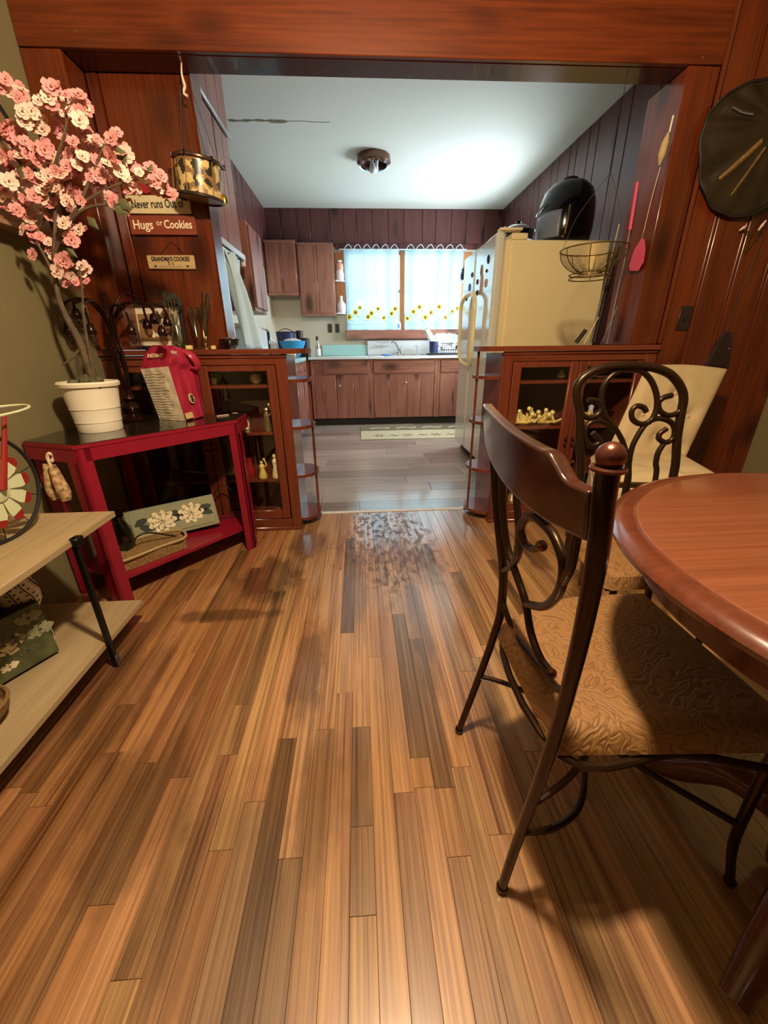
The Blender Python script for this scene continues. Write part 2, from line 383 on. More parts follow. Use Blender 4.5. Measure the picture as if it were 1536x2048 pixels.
def text(name, s, size, m, parent, M, shear=0, bold=0, ext=.0006, sx=1, align='CENTER'):
    cu = bpy.data.curves.new(name, 'FONT'); cu.body = s; cu.size = size; cu.align_x = align; cu.align_y = 'CENTER'; cu.shear = shear; cu.extrude = ext
    cu.resolution_u = 3; cu.offset = bold
    tmp = bpy.data.objects.new('t', cu); COL.objects.link(tmp); dg = bpy.context.evaluated_depsgraph_get(); dg.update()
    me = bpy.data.meshes.new_from_object(tmp.evaluated_get(dg)); bpy.data.objects.remove(tmp)
    me.name = name; q = Vector((0, 0, 0)); o_ = parent
    while o_ is not None: q += o_.location; o_ = o_.parent
    me.transform(Matrix.Translation(-q) @ M @ Matrix.Diagonal((sx, 1, 1, 1)))
    me.materials.clear(); me.materials.append(MATS[m])
    o = bpy.data.objects.new(name, me); COL.objects.link(o); o.parent = parent; return o
def frame(o, x, y):
    """4x4 matrix with origin o, local x and y axes"""
    x = Vector(x).normalized(); y = Vector(y).normalized(); z = x.cross(y).normalized(); y = z.cross(x)
    return Matrix(((x.x, y.x, z.x, o[0]), (x.y, y.y, z.y, o[1]), (x.z, y.z, z.z, o[2]), (0, 0, 0, 1)))

# ================================================================= the setting
Y0, ZC = 2.146, 2.59
# dining floor: narrow oak strips running towards the kitchen
fl = st(MB().box(-1.26, -2.3, -.03, 2.27, 6.1, -.013).build('floor', 'subfloor'))
rnd = random.Random(11)
dark_cols = {28: (.62, 1.15), 24: (.55, .8), 31: (1.5, 1.9), 23: (1.2, 2.0), 33: (1.1, 1.6), 37: (1.2, 1.7), 17: (.9, 1.5), 12: (1.3, 1.9), 20: (.2, .75), 21: (.1, .5), 27: (.7, 1.3)}
pw = .05
for i in range(70):
    x0 = -1.25+i*pw; y = .12
    first = True
    while y < 2.372:
        ln = rnd.uniform(.55, 1.35)
        if first: ln *= rnd.uniform(.3, 1); first = False
        y1 = y+ln
        if 2.372-y1 < .25: y1 = 2.372
        if i in dark_cols:
            a, b = dark_cols[i]
            if y < a < y1-.1: y1 = a
            elif y < b < y1-.1: y1 = b
        y1 = min(y1, 2.372)
        ymid = (y+y1)/2
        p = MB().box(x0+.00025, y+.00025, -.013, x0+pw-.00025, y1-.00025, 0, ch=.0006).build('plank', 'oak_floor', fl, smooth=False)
        v = rnd.choice((.72, .84, .92, 1.0, 1.05, 1.08, 1.0)) * rnd.uniform(.96, 1.04)
        if y < .75: v *= .92  # planks nearest the camera darker: foreground shade put into their colour
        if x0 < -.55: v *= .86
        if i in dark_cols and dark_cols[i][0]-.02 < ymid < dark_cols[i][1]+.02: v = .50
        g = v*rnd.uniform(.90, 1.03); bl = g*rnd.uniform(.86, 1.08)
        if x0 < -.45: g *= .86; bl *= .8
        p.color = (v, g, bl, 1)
        y = y1
bk = MB()
for i in range(70):
    bk.box(-1.25+i*pw+.0006, -2.2, -.013, -1.25+(i+1)*pw-.0006, .12, 0)
o = bk.build('planks_behind', 'oak_floor', fl, smooth=False); o.name = 'strip_flooring'; o['kind'] = 'stuff'
# kitchen floor: wide grey-brown boards laid across
y = 2.384; i = 0
while y < 5.6:
    x = -1.12 - rnd.uniform(0, 1.0)*(1 if i else .0); y1 = min(y+.186, 5.6)
    while x < 1.9:
        x1 = x+rnd.uniform(.95, 1.3)
        if 1.9-x1 < .25: x1 = 1.9
        if x1 > -1.12+.05:
            p = MB().box(max(x, -1.12)+.0008, y+.0008, -.013, min(x1, 1.9)-.0008, y1-.0008, 0, ch=.0012).build('plank', 'grey_plank', fl, smooth=False)
            v = rnd.choice((.62, .8, .95, 1.05, 1.15, 1.0))
            if i == 0: v = .55 if x < .4 else .95
            p.color = (v, v*.985, v*.97, 1)
        x = x1
    y = y1; i += 1
th = st(MB().box(-.36, 2.366, -.002, .745, 2.392, .005, ch=.002).build('trim_1', 'white_trim'))
# dining room shell
st(MB().box(-1.30, -2.3, -.03, -1.25, 2.285, ZC).build('wall_left', 'olive_wall'))
st(MB().box(2.26, -2.3, -.03, 2.31, 2.6, ZC).build('wall_right', 'olive_wall'))
st(MB().box(-1.30, -2.34, -.03, 2.31, -2.3, ZC).build('wall_back', 'back_room_wall'))
st(MB().box(-1.30, -2.3, ZC, 2.31, 2.285, ZC+.04).build('ceiling', 'dining_ceiling'))
# partition between the rooms: header, casings, pine boards
wf = st(MB().box(-1.25, 2.17, 2.052, 2.26, 2.283, ZC).build('wall_front', 'dark_oak_soffit'))
a = -1.25
for zz0, zz1 in ((2.048, 2.345), (2.348, ZC)):
    MB().box(-1.25, Y0, zz0, 1.562, 2.17, zz1, ch=.003).build('header_board', 'pine_x', wf)
MB().box(-1.09, 2.172, 2.046, 1.40, 2.283, 2.052).build('soffit_board', 'dark_oak_soffit', wf)
for p in ((-1.023, 2.095), (1.456, 2.07), (-.5, 2.071)):
    MB().lathe([(0, -.004), (.004, -.003), (.004, .001)], (p[0], Y0, p[1]), 8, Matrix.Rotation(PI/2, 3, 'X')).build('nail_head', 'pale_metal', wf)
MB().box(-1.25, Y0, .98, -1.096, 2.283, 2.046, ch=.003).build('casing_board', 'pine_z', wf)
MB().box(1.405, Y0, .98, 1.545, 2.40, 2.046, ch=.003).build('casing_board', 'pine_z', wf)
MB().tube([(1.556, Y0-.004, .985), (1.556, Y0-.004, 2.3)], .011, 8, 1).build('corner_bead', 'pine_z', wf)
xs = [1.568, 1.69, 1.705, 1.85, 1.865, 2.02, 2.035, 2.17, 2.258]
for k in range(len(xs)-1):
    w_ = xs[k+1]-xs[k]
    MB().box(xs[k]+.001, Y0+(.004 if w_ < .03 else 0), .0, xs[k+1]-.001, 2.17, ZC, ch=.004 if w_ > .03 else .003).build('pine_board', 'pine_z', wf)
MB().box(1.565, 2.172, 0, 2.259, 2.30, 2.05).build('wall_core', 'dark_oak_soffit', wf)
sw = st(MB().box(-1.25, 2.30, .98, -.676, 2.42, ZC).build('wall_sign_panel', 'dark_oak_soffit')); sw.name = 'wall_left_of_opening'
for x0, x1 in ((-1.094, -1.045), (-1.043, -.674)):
    MB().box(x0, 2.285, .98, x1-.001, 2.30, 2.046, ch=.005).build('pine_board', 'pine_z', sw)
MB().box(-.675, 2.286, .98, -.668, 2.421, ZC, ch=.003).build('edge_board', 'pine_z', sw)
# kitchen shell
KY = 6.07
kc = st(MB().box(-1.16, 2.285, ZC, 1.95, KY+.05, ZC+.04).build('ceiling_2', 'kitchen_ceiling'))
pts = []
for q in range(25):
    x = -.93+q*.77/24; w_ = (.013+.006*math.sin(q*1.9)) if not 9 < q < 14 else .024
    if q >= 14: w_ = .003
    pts.append((x, w_))
cr = MB()
cr.ext([(x, 4.0+.006*math.sin(x*20)+w_, ZC-.0015) for x, w_ in pts]+[(x, 4.0+.006*math.sin(x*20)-w_, ZC-.0015) for x, w_ in reversed(pts)], (0, 0, .0014)).build('peeling_seam', 'water_stain', kc)
st(MB().box(-1.16, 2.42, -.03, -1.12, KY+.05, ZC).build('wall_kitchen_left', 'plaster'))
wr = st(MB().box(1.92, 2.30, -.03, 1.96, 4.5, ZC).box(1.92, 5.5, -.03, 1.96, KY+.05, ZC).box(1.92, 4.5, -.03, 1.96, 5.5, 1.12).box(1.92, 4.5, 1.98, 1.96, 5.5, ZC).build('wall_kitchen_right', 'dark_oak_soffit'))
y = 2.405; k = 0
while y < KY-.01:
    y1 = min(y+(.27, .13, .2, .12, .3, .14)[k % 6], KY-.001)
    if KY-y1 < .08: y1 = KY-.001
    for q in (4.5, 5.5):
        if y < q-.01 < y1 or abs(y1-q) < .04: y1 = q
    for za, zb in (((0, 1.12), (1.98, ZC)) if 4.49 < y < 5.49 else ((0, ZC),)):
        MB().box(1.90, y+.002, za, 1.92, y1-.002, zb, ch=.006).build('pine_board', 'wall_pine', wr)
    y = y1; k += 1
MB().box(1.546, 2.30, 0, 1.90, 2.40, ZC).build('return_board', 'wall_pine', wr)
# back wall with the window opening
wx0, wx1, wz0, wz1 = -.115, 1.385, 1.20, 2.13
wb = MB()
wb.box(-1.16, KY, -.03, wx0, KY+.1, ZC); wb.box(wx1, KY, -.03, 1.96, KY+.1, ZC); wb.box(wx0, KY, -.03, wx1, KY+.1, wz0); wb.box(wx0, KY, wz1, wx1, KY+.1, ZC)
wb = st(wb.build('wall_kitchen_back', 'plaster'))
x = -1.118
while x < 1.89:
    x1 = min(x+rnd.choice((.2, .24, .17)), 1.898)
    if 1.898-x1 < .1: x1 = 1.898
    MB().box(x+.0015, KY-.018, 2.19, x1-.0015, KY, ZC-.002, ch=.005).build('pine_board', 'wall_pine', wb); x = x1
MB().box(-.25, KY-.03, 2.15, 1.898, KY-.018, 2.21, ch=.004).build('ledger_board', 'wall_pine', wb)
# left wall boards above the cupboards
wl = bpy.data.objects['wall_kitchen_left']
y = 3.40
while y < KY-.03:
    y1 = min(y+rnd.choice((.24, .3, .2)), KY-.02)
    MB().box(-1.12, y+.002, 1.60 if y < 4.1 else 1.9, -1.105, y1-.002, ZC-.002, ch=.005).build('pine_board', 'wall_pine', wl); y = y1
# soffit over the hood cupboard
sf = st(MB().box(-1.119, 2.425, 2.252, -.815, 3.40, ZC-.001).build('trim_2', 'dark_oak_soffit'))
y = 2.425
for y1 in (2.62, 2.80, 3.02, 3.22, 3.40):
    MB().box(-.815, y+.0015, 2.255, -.80, y1-.0015, ZC-.002, ch=.004).build('soffit_plank', 'kitchen_pine_z', sf); y = y1
MB().box(-.80, 2.73, 2.243, -.785, 3.40, 2.262, ch=.002).build('crown_strip', 'zinc', sf)
MB().box(-.80, 2.85, ZC-.02, -.782, 3.02, ZC-.002, ch=.002).build('crown_strip', 'zinc', sf)
# window
wn = st(MB().box(wx0, KY+.02, wz0, wx0+.03, KY+.09, wz1).box(wx1-.03, KY+.02, wz0, wx1, KY+.09, wz1).box(wx0, KY+.02, wz1-.03, wx1, KY+.09, wz1).box(wx0, KY+.02, wz0, wx1, KY+.09, wz0+.03).build('window_1', 'orange_wood'))
MB().box(.585, KY-.02, wz0-.0, .65, KY+.09, wz1, ch=.006).build('mullion', 'orange_wood', wn)
MB().box(-.16, KY-.10, 1.085, 1.40, KY, 1.20, ch=.006).build('sill', 'kitchen_pine_x', wn)
MB().box(-.14, KY-.018, 1.20, -.115, KY, 2.15, ch=.004).build('window_casing', 'kitchen_pine_z', wn)
MB().box(1.385, KY-.018, 1.20, 1.41, KY, 2.15, ch=.004).build('window_casing', 'kitchen_pine_z', wn)
for a, b in ((wx0+.03, .585), (.65, wx1-.03)):
    MB().box(a, KY+.035, 1.66, b, KY+.065, 1.70, ch=.004).build('sash_rail', 'white_trim', wn)
    for z0, z1 in ((1.23, 1.66), (1.70, 2.10)): MB().box(a, KY+.048, z0, b, KY+.052, z1).build('pane', 'pane_glass', wn)
    for q in (1, 2): MB().box(a+(b-a)*q/3-.006, KY+.04, 1.70, a+(b-a)*q/3+.006, KY+.06, 2.10).build('glazing_bar', 'white_trim', wn)

w2 = st(MB().box(1.915, 4.5, 1.12, 1.955, 4.54, 1.98).box(1.915, 5.46, 1.12, 1.955, 5.5, 1.98).box(1.915, 4.54, 1.12, 1.955, 5.46, 1.16).box(1.915, 4.54, 1.94, 1.955, 5.46, 1.98).build('added_window', 'white_trim'))  # unseen window, added to let the kitchen fill light in
MB().box(1.93, 4.54, 1.53, 1.945, 5.46, 1.57).build('sash_rail', 'white_trim', w2)
for z0, z1 in ((1.16, 1.53), (1.57, 1.94)): MB().box(1.936, 4.54, z0, 1.939, 5.46, z1).build('pane', 'pane_glass', w2)
# outside the window: a pale board fence on a lawn
gr = st(MB().box(-6, 6.2, -.3, 10, 14, -.25).build('ground_outside', 'leaf_green'))
fc = thing('garden_fence', 'pale board fence seen dimly through the sheer curtains', 'fence', (.7, 9.0, -.25))
for k in range(34): MB().box(-2.6+k*.2, 9.0, -.25, -2.6+k*.2+.19, 9.03, 1.62).build('fence_board', 'plaster', fc)
for zz in (.2, 1.3): MB().box(-2.6, 9.031, zz, 4.2, 9.07, zz+.08).build('rail', 'plaster', fc)

# ================================================================= kitchen
# base cupboards along the back wall
def plank_door(par, x0, x1, z0, z1, yf, cuts, knob=None, axis='x', name='door', m='kitchen_pine_z', t=.018):
    """a board door on a front at y=yf (axis x) or x=yf (axis y), facing the room"""
    d = None
    ed = [x0]+[x0+(x1-x0)*c for c in cuts]+[x1]
    def bx(a, b, za, zb, f0, f1, ch): return MB().box(a, f0, za, b, f1, zb, ch=ch) if axis == 'x' else MB().box(f0, a, za, f1, b, zb, ch=ch)
    s_ = -1 if axis == 'x' else 1
    d = bx(x0, x1, z0, z1, yf+s_*.001, yf+s_*.006, 0).build(name, m, par)
    for k in range(len(ed)-1):
        bx(ed[k]+.001, ed[k+1]-.001, z0, z1, yf+s_*.006, yf+s_*t, .004).build('board', m, d)
    if knob:
        c = Vector((knob[0], yf+s_*t, knob[1])) if axis == 'x' else Vector((yf+s_*t, knob[0], knob[1]))
        R = Matrix.Rotation(PI/2, 3, 'X') if axis == 'x' else Matrix.Rotation(PI/2, 3, 'Y')
        MB().lathe([(.005, 0), (.005, .012), (.013, .016), (.013, .022), (0, .027)], c, 12, R).build('knob', 'zinc' if m != 'pinkish' else 'black_metal', d)
    return d
def base_unit(label, x0, x1, drawers, doors):
    t = thing('base_cabinet', label, 'cabinet', ((x0+x1)/2, 5.75, 0), 'base cabinets under the kitchen window')
    MB().box(x0, 5.49, .095, x1-.001, 6.06, .838 if x0 != .15 else .69).build('carcass', 'kitchen_pine_z', t)
    MB().box(x0, 5.55, 0, x1-.001, 5.57, .095).build('toe_kick', 'black_matte', t)
    MB().box(x0, 5.472, .815, x1-.001, 5.49, .838).build('top_rail', 'kitchen_pine_x', t)
    MB().box(x0, 5.472, .655, x1-.001, 5.49, .672).build('mid_rail', 'kitchen_pine_x', t)
    for q in (x0, x1-.036): MB().box(q, 5.47, .095, q+.035, 5.49, .838, ch=.003).build('stile', 'kitchen_pine_z', t)
    for a, b in drawers:
        d = MB().box(a, 5.462, .668, b, 5.489, .824, ch=.006).build('drawer', 'kitchen_pine_x', t)
        for zz in (.72, .77): MB().box(a+.02, 5.4605, zz, b-.02, 5.4625, zz+.002).build('groove', 'kitchen_pine_x', d)
    for a, b, cuts, kn in doors: plank_door(t, a, b, .10, .652, 5.488, cuts, kn)
    return t
base_unit('pine base cabinet in the corner left of the sink unit, one wide drawer', -.62, .15, [(-.45, .125)], [(-.58, -.30, (.45,), None), (-.29, .115, (.55,), (-.25, .52))])
base_unit('pine sink cabinet under the window with a recessed four-board door', .15, 1.03, [(.19, .99)], [(.192, .988, (.27, .55, .78), (.62, .55))])
base_unit('end pine base cabinet half hidden behind the refrigerator', 1.03, 1.89, [(1.07, 1.85)], [(1.07, 1.45, (.5,), None), (1.47, 1.85, (.5,), None)])
# base cupboards along the left wall
t = thing('base_cabinet', 'pinkish pine drawer cabinet along the left kitchen wall', 'cabinet', (-.88, 4.5, 0))
MB().box(-1.118, 3.62, .095, -.66, 5.468, .838).build('carcass', 'kitchen_pine_z', t)
MB().box(-1.118, 3.64, 0, -.72, 5.468, .095).build('toe_kick', 'black_matte', t)
yy = [3.66, 4.02, 4.40, 4.80, 5.20]
for k in range(4):
    dr = MB().box(-.66, yy[k]+.004, .668, -.641, yy[k+1]-.004, .824, ch=.005).build('drawer', 'kitchen_pine_z', t)
    MB().tube([(-.641, (yy[k]+yy[k+1])/2-.03, .745), (-.622, (yy[k]+yy[k+1])/2, .735), (-.641, (yy[k]+yy[k+1])/2+.03, .745)], .004, 6).build('pull', 'black_metal', dr)
    plank_door(t, yy[k]+.004, yy[k+1]-.004, .10, .65, -.66, (.5,), None, axis='y')
# worktops
wt = MB(); wt.ext([(-1.118, 3.62, .842), (-.62, 3.62, .842), (-.62, 5.43, .842), (.125, 5.43, .842), (.125, 6.065, .842), (-1.118, 6.065, .842)], (0, 0, .038))
t = one('worktop', 'turquoise L-shaped worktop running along the left and back walls', 'worktop', wt, 'turquoise', (-.5, 5.4, .842))
MB().box(-.50, 6.045, .881, .125, 6.068, 1.018, ch=.003).build('backsplash', 'turquoise', t)
MB().box(-.62, 5.415, .845, .125, 5.429, .878, ch=.003).build('edge_strip', 'white_enamel', t)
t = thing('sink', 'white enamel sink and drainboard with tall backsplash below the window', 'sink', (.7, 5.75, .842))
s_ = MB(); s_.box(.128, 5.43, .842, .33, 6.04, .878, ch=.005); s_.box(.80, 5.43, .842, 1.88, 6.04, .878, ch=.005); s_.box(.33, 5.43, .842, .80, 5.55, .878); s_.box(.33, 5.93, .842, .80, 6.04, .878)
s_.build('drainboard', 'white_enamel', t)
b_ = MB(); b_.box(.33, 5.55, .70, .80, 5.93, .71); b_.box(.33, 5.55, .70, .335, 5.93, .86); b_.box(.795, 5.55, .70, .80, 5.93, .86); b_.box(.33, 5.55, .70, .80, 5.555, .86); b_.box(.33, 5.925, .70, .80, 5.93, .86); b_.build('basin', 'white_enamel', t)
MB().box(.128, 6.02, .878, 1.88, 6.068, 1.075, ch=.012).build('backsplash', 'white_enamel', t)
t = thing('faucet', 'chrome kitchen faucet with a raised angled spout', 'faucet', (.57, 5.98, .878))
MB().lathe([(.05, 0), (.05, .008), (.02, .016), (.016, .05), (.02, .06), (0, .065)], (.57, 5.975, .878), 16, Matrix.Diagonal((1.7, .8, 1))).build('base', 'chrome', t)
MB().tube([(.57, 5.975, .93), (.54, 5.92, 1.0), (.49, 5.84, 1.045), (.45, 5.80, 1.035)], [.014, .011, .010]).build('spout', 'chrome', t)
MB().tube([(.57, 5.975, .94), (.60, 5.95, .985)], .008).build('lever', 'chrome', t)
t = thing('sprayer', 'small white curved tap beside the chrome faucet', 'faucet', (.83, 5.97, .878))
MB().tube([(.83, 5.97, .878), (.83, 5.97, .96), (.815, 5.94, 1.005), (.78, 5.90, 1.0), (.77, 5.88, .975)], [.012, .008, .007]).build('spout', 'white_enamel', t)
MB().lathe([(.022, 0), (.022, .01), (.012, .014)], (.83, 5.97, .878), 12).build('base', 'white_enamel', t)
t = thing('soap_dish', 'white wire soap dish fixed on the sink backsplash', 'soap dish', (.33, 6.0, 1.0))
MB().box(.24, 5.955, 1.00, .42, 6.018, 1.008, ch=.002).build('tray', 'white_enamel', t)
MB().tube([(.24, 6.015, 1.045), (.24, 5.95, 1.045), (.42, 5.95, 1.045), (.42, 6.015, 1.045)], .003, 6, 1).build('rail', 'chrome', t)
for q in (.24, .33, .42): MB().tube([(q, 5.952, 1.0), (q, 5.952, 1.045)], .002, 5, 1).build('wire', 'chrome', t)
one('sponge', 'blue sponge lying by the sink edge', 'sponge', MB().box(.30, 5.46, .879, .43, 5.54, .898, ch=.006), 'print_blue', (.36, 5.5, .879))
# dish rack with dishes
t = thing('dish_rack', 'black wire dish rack right of the sink', 'dish rack', (1.2, 5.75, .88))
MB().box(.95, 5.56, .880, 1.55, 5.94, .90, ch=.006).build('tray', 'black_matte', t)
for q in range(15):
    xq = 1.10+q*.03; MB().tube([(xq, 5.58, .90), (xq, 5.575, 1.02), (xq, 5.58, 1.024)], .0035, 5, 1).build('wire', 'black_metal', t)
for zz in (.94, 1.02): MB().tube([(1.09, 5.575, zz), (1.54, 5.575, zz), (1.54, 5.93, zz), (1.09, 5.93, zz)], .004, 6, 1, closed=True).build('rail', 'black_metal', t)
MB().lathe([(.055, 0), (.062, .14), (.058, .14), (.05, .006), (0, .006)], (1.0, 5.64, .905), 16).build('cutlery_cup', 'navy', t)
def plate(label, c, r, rot, m='ceramic_white'):
    R = Euler(rot).to_matrix()
    p = MB().lathe([(0, 0), (r*.6, .002), (r*.75, .012), (r, .018), (r*.99, .022), (r*.7, .014), (0, .006)], c, 28, R)
    return one('plate', label, 'plate', p, m, c, 'dishes draining in the black rack')
plate('white plate tilted left in the dish rack', (1.06, 5.72, 1.04), .105, (PI/2, 0, .5))
plate('round white plate standing upright at the rack centre', (1.12, 5.66, 1.06), .085, (PI/2-.1, 0, .0))
plate('large white plate leaning right in the dish rack', (1.22, 5.74, 1.03), .115, (PI/2-.5, .5, -.5))
plate('dark blue plate at the right end of the dish rack', (1.38, 5.75, 1.05), .11, (PI/2-.1, 0, -.4), 'navy')
b_ = MB().box(-.09, -.14, 0, .09, .14, .02, ch=.008, M=Matrix.Translation((1.24, 5.70, 1.06)) @ Euler((.2, -.8, .3)).to_matrix().to_4x4())
one('cutting_board', 'white cutting board lying slanted over the dishes in the rack', 'cutting board', b_, 'white_enamel', (1.24, 5.70, 1.06))
b_ = MB().box(-.035, -.06, -.12, .035, .06, .12, ch=.01, M=Matrix.Translation((.955, 5.66, 1.10)) @ Euler((.0, -.55, 0)).to_matrix().to_4x4())
one('drainer_box', 'white ribbed grater propped at the left end of the dish rack', 'grater', b_, 'zinc', (.955, 5.66, 1.10))
b_ = MB().lathe([(0, 0), (.028, 0), (.032, .02), (.032, .075), (.02, .10), (.012, .105), (.012, .125), (0, .127)], (.565, 5.995, 1.201), 16, Matrix.Diagonal((1, .7, 1)))
t = one('soap_bottle', 'white dish soap bottle standing on the sill before the mullion', 'bottle', b_, 'ceramic_white', (.565, 5.995, 1.201))
MB().box(.55, 5.968, 1.225, .58, 5.973, 1.27, ch=.002).build('printed_label', 'print_blue', t)
# outlets
for xx, lb in ((-.375, 'dark outlet plate on the plaster, left one of the pair'), (-.275, 'dark outlet plate on the plaster nearer the window')):
    t = one('outlet', lb, 'outlet', MB().box(xx-.028, 6.062, 1.175, xx+.028, 6.0695, 1.285, ch=.002), 'grey_plate', (xx, 6.066, 1.23))
    for zz in (1.205, 1.25): MB().box(xx-.014, 6.0605, zz-.012, xx+.014, 6.0625, zz+.012, ch=.0006).build('socket', 'black_matte', t)
one('outlet', 'dark outlet plate right of the window by the dish rack', 'outlet', MB().box(1.46, 6.062, 1.14, 1.51, 6.0695, 1.25, ch=.002), 'grey_plate', (1.48, 6.066, 1.2))
# wall cupboards on the back wall
def wall_unit(label, x0, x1, z0, z1, yf, cuts, frame_m='kitchen_pine_z'):
    t = thing('wall_cabinet', label, 'cabinet', ((x0+x1)/2, 5.9, z0))
    MB().box(x0, yf+.018, z0, x1, 6.05, z1, ch=.003).build('carcass', frame_m, t)
    MB().box(x0, yf+.002, z1-.03, x1, yf+.018, z1, ch=.003).build('top_rail', 'kitchen_pine_x', t); MB().box(x0, yf+.002, z0, x1, yf+.018, z0+.03, ch=.003).build('bottom_rail', 'kitchen_pine_x', t)
    plank_door(t, x0+.012, x1-.012, z0+.03, z1-.03, yf+.018, cuts)
    return t
wall_unit('tall pine wall cabinet left of the window with two wide boards', -.712, -.27, 1.362, 2.165, 5.75, (.45, .54))
wall_unit('shorter dark pine wall cabinet in the far left corner', -1.10, -.72, 1.60, 2.19, 5.74, (.45, .53))
# open shelves beside the window
def side_shelf(label, x0, x1):
    t = thing('corner_shelf', label, 'shelf', ((x0+x1)/2, 6.0, 1.4))
    MB().box(x0, 6.052, 1.40, x1, 6.066, 2.12, ch=.002).build('back_board', 'orange_wood', t)
    for zz in (1.40, 1.78):
        MB().ext([(x0, 6.05, zz), (x0, 5.93, zz), (x0+(x1-x0)*.6, 5.94, zz), (x1, 6.0, zz), (x1, 6.05, zz)], (0, 0, .014)).build('shelf', 'white_trim', t)
side_shelf('two small curved shelves between the wall cabinet and the curtain', -.262, -.145)
side_shelf('narrow corner shelves right of the curtain behind the refrigerator', 1.415, 1.55)
def figurine(label, x, y, z, s, m, prof, cat='ornament', group=None):
    o = MB().lathe([(r*s, h*s) for r, h in prof], (x, y, z), 14); return one('ornament', label, cat, o, m, (x, y, z), group)
JAR = [(0, 0), (.35, 0), (.42, .15), (.42, .5), (.3, .72), (.34, .76), (.34, .86), (.2, .98), (0, 1)]
BOT = [(0, 0), (.25, 0), (.3, .1), (.3, .5), (.12, .72), (.1, .9), (.14, .93), (.1, 1), (0, 1)]
t = thing('cookie_jar', 'peach and white figure jar on the upper shelf left of the window', 'jar', (-.205, 5.99, 1.796))
MB().lathe([(0, 0), (.05, 0), (.055, .06), (.04, .13), (.02, .14)], (-.205, 5.985, 1.796), 14).build('body', 'ceramic_white', t)
MB().lathe([(.04, 0), (.05, .03), (.045, .08), (.02, .10), (0, .105)], (-.205, 5.985, 1.90), 14).build('head', 'ceramic_peach', t)
MB().ball((-.205, 5.985, 2.01), .028, 10, (1.3, 1.3, .5)).build('cap', 'ceramic_white', t)
figurine('white speckled ceramic bottle on the lower shelf left of the window', -.205, 5.99, 1.4145, .2, 'ceramic_white', BOT, 'bottle')
figurine('dark round ornament on the upper shelf right of the window', 1.445, 5.985, 1.796, .14, 'black_metal', JAR)
figurine('chrome shaker on the lower shelf right of the window', 1.445, 5.985, 1.415, .15, 'chrome', BOT, 'shaker')
# curtains
def curtain(label, x0, x1, dark_side):
    t = thing('curtain', label, 'curtain', ((x0+x1)/2, 5.96, 1.2))
    def P(u, v):
        x = x0+(x1-x0)*u; amp = .010+.006*v
        return Vector((x+.006*math.sin(v*5+u*9)*(1-v*.5), 5.965+amp*1.0*math.sin(u*27+math.sin(v*3)*.7)+.012*math.sin(u*11+dark_side), 1.203+.93*v))
    MB().grid(P, 96, 14).build('fabric', 'sheer_curtain', t)
    r_ = random.Random(int(x0*100)+50)
    n = 9
    for k in range(n):
        u = (k+.5)/n+r_.uniform(-.03, .03); v = .155+.10*(k % 3)/2*1.25+r_.uniform(-.01, .015); c = P(u, v)+Vector((0, -.010, 0)); s = r_.uniform(.034, .046)
        fm = MB()
        for q in range(10):
            a = q*PI/5+r_.random()*.1; d = Vector((math.cos(a), 0, math.sin(a))); e = Vector((-d.z, 0, d.x))
            fm.ext([c+d*s*.3-e*s*.12, c+d*s*.7-e*s*.22, c+d*s*1.0, c+d*s*.7+e*s*.22, c+d*s*.3+e*s*.12], (0, -.0008, 0))
        fl_ = fm.build('printed_sunflower', 'sunflower', t, smooth=False)
        MB().lathe([(0, 0), (s*.42, 0), (s*.40, .002), (0, .002)], c+Vector((0, -.0005, 0)), 10, Matrix.Rotation(PI/2, 3, 'X')).build('seed_disc', 'sunflower_core', fl_, smooth=False)
        lf = MB()
        for sg in (-1, 1):
            b_ = c+Vector((sg*s*.8, 0, -s*1.0)); lf.ext([b_+Vector((-s*.3, 0, 0)), b_+Vector((0, 0, -s*.22)), b_+Vector((s*.3, 0, 0)), b_+Vector((0, 0, s*.22))], (0, -.0006, 0))
        lf.build('printed_leaf', 'print_leaf', fl_, smooth=False)
    MB().tube([P(i/60, .075)+Vector((0, -.004, 0)) for i in range(61)], .0018, 4, 1).build('blue_hem_line', 'hem_blue', t)
    MB().tube([P(i/60, .0)+Vector((0, -.004, 0)) for i in range(61)], .003, 4, 1).build('lower_hem', 'cloth_white', t)
    m_ = int((x1-x0)/.115)
    for k in range(m_):
        xa = x0+(x1-x0)*(k+.1)/m_; w_ = (x1-x0)/m_
        MB().tube([(xa, 5.95, 2.135), (xa+w_*.15, 5.945, 2.165), (xa+w_*.45, 5.94, 2.185), (xa+w_*.65, 5.95, 2.165), (xa+w_*.8, 5.95, 2.137)], .0055, 6, 4, flat=.5).build('heading_scallop', 'heading_white', t)
    return t
curtain('left sheer sunflower-print curtain hung over the kitchen window', -.14, .562, 0)
curtain('right sheer sunflower-print curtain hung over the kitchen window', .648, 1.41, 2)
one('curtain_rod', 'thin white rod carrying both sunflower curtains', 'curtain rod', MB().tube([(-.2, 6.03, 2.137), (-.2, 5.965, 2.137), (1.44, 5.965, 2.137), (1.44, 6.03, 2.137)], .005, 8, 1), 'white_trim', (.6, 5.965, 2.137))
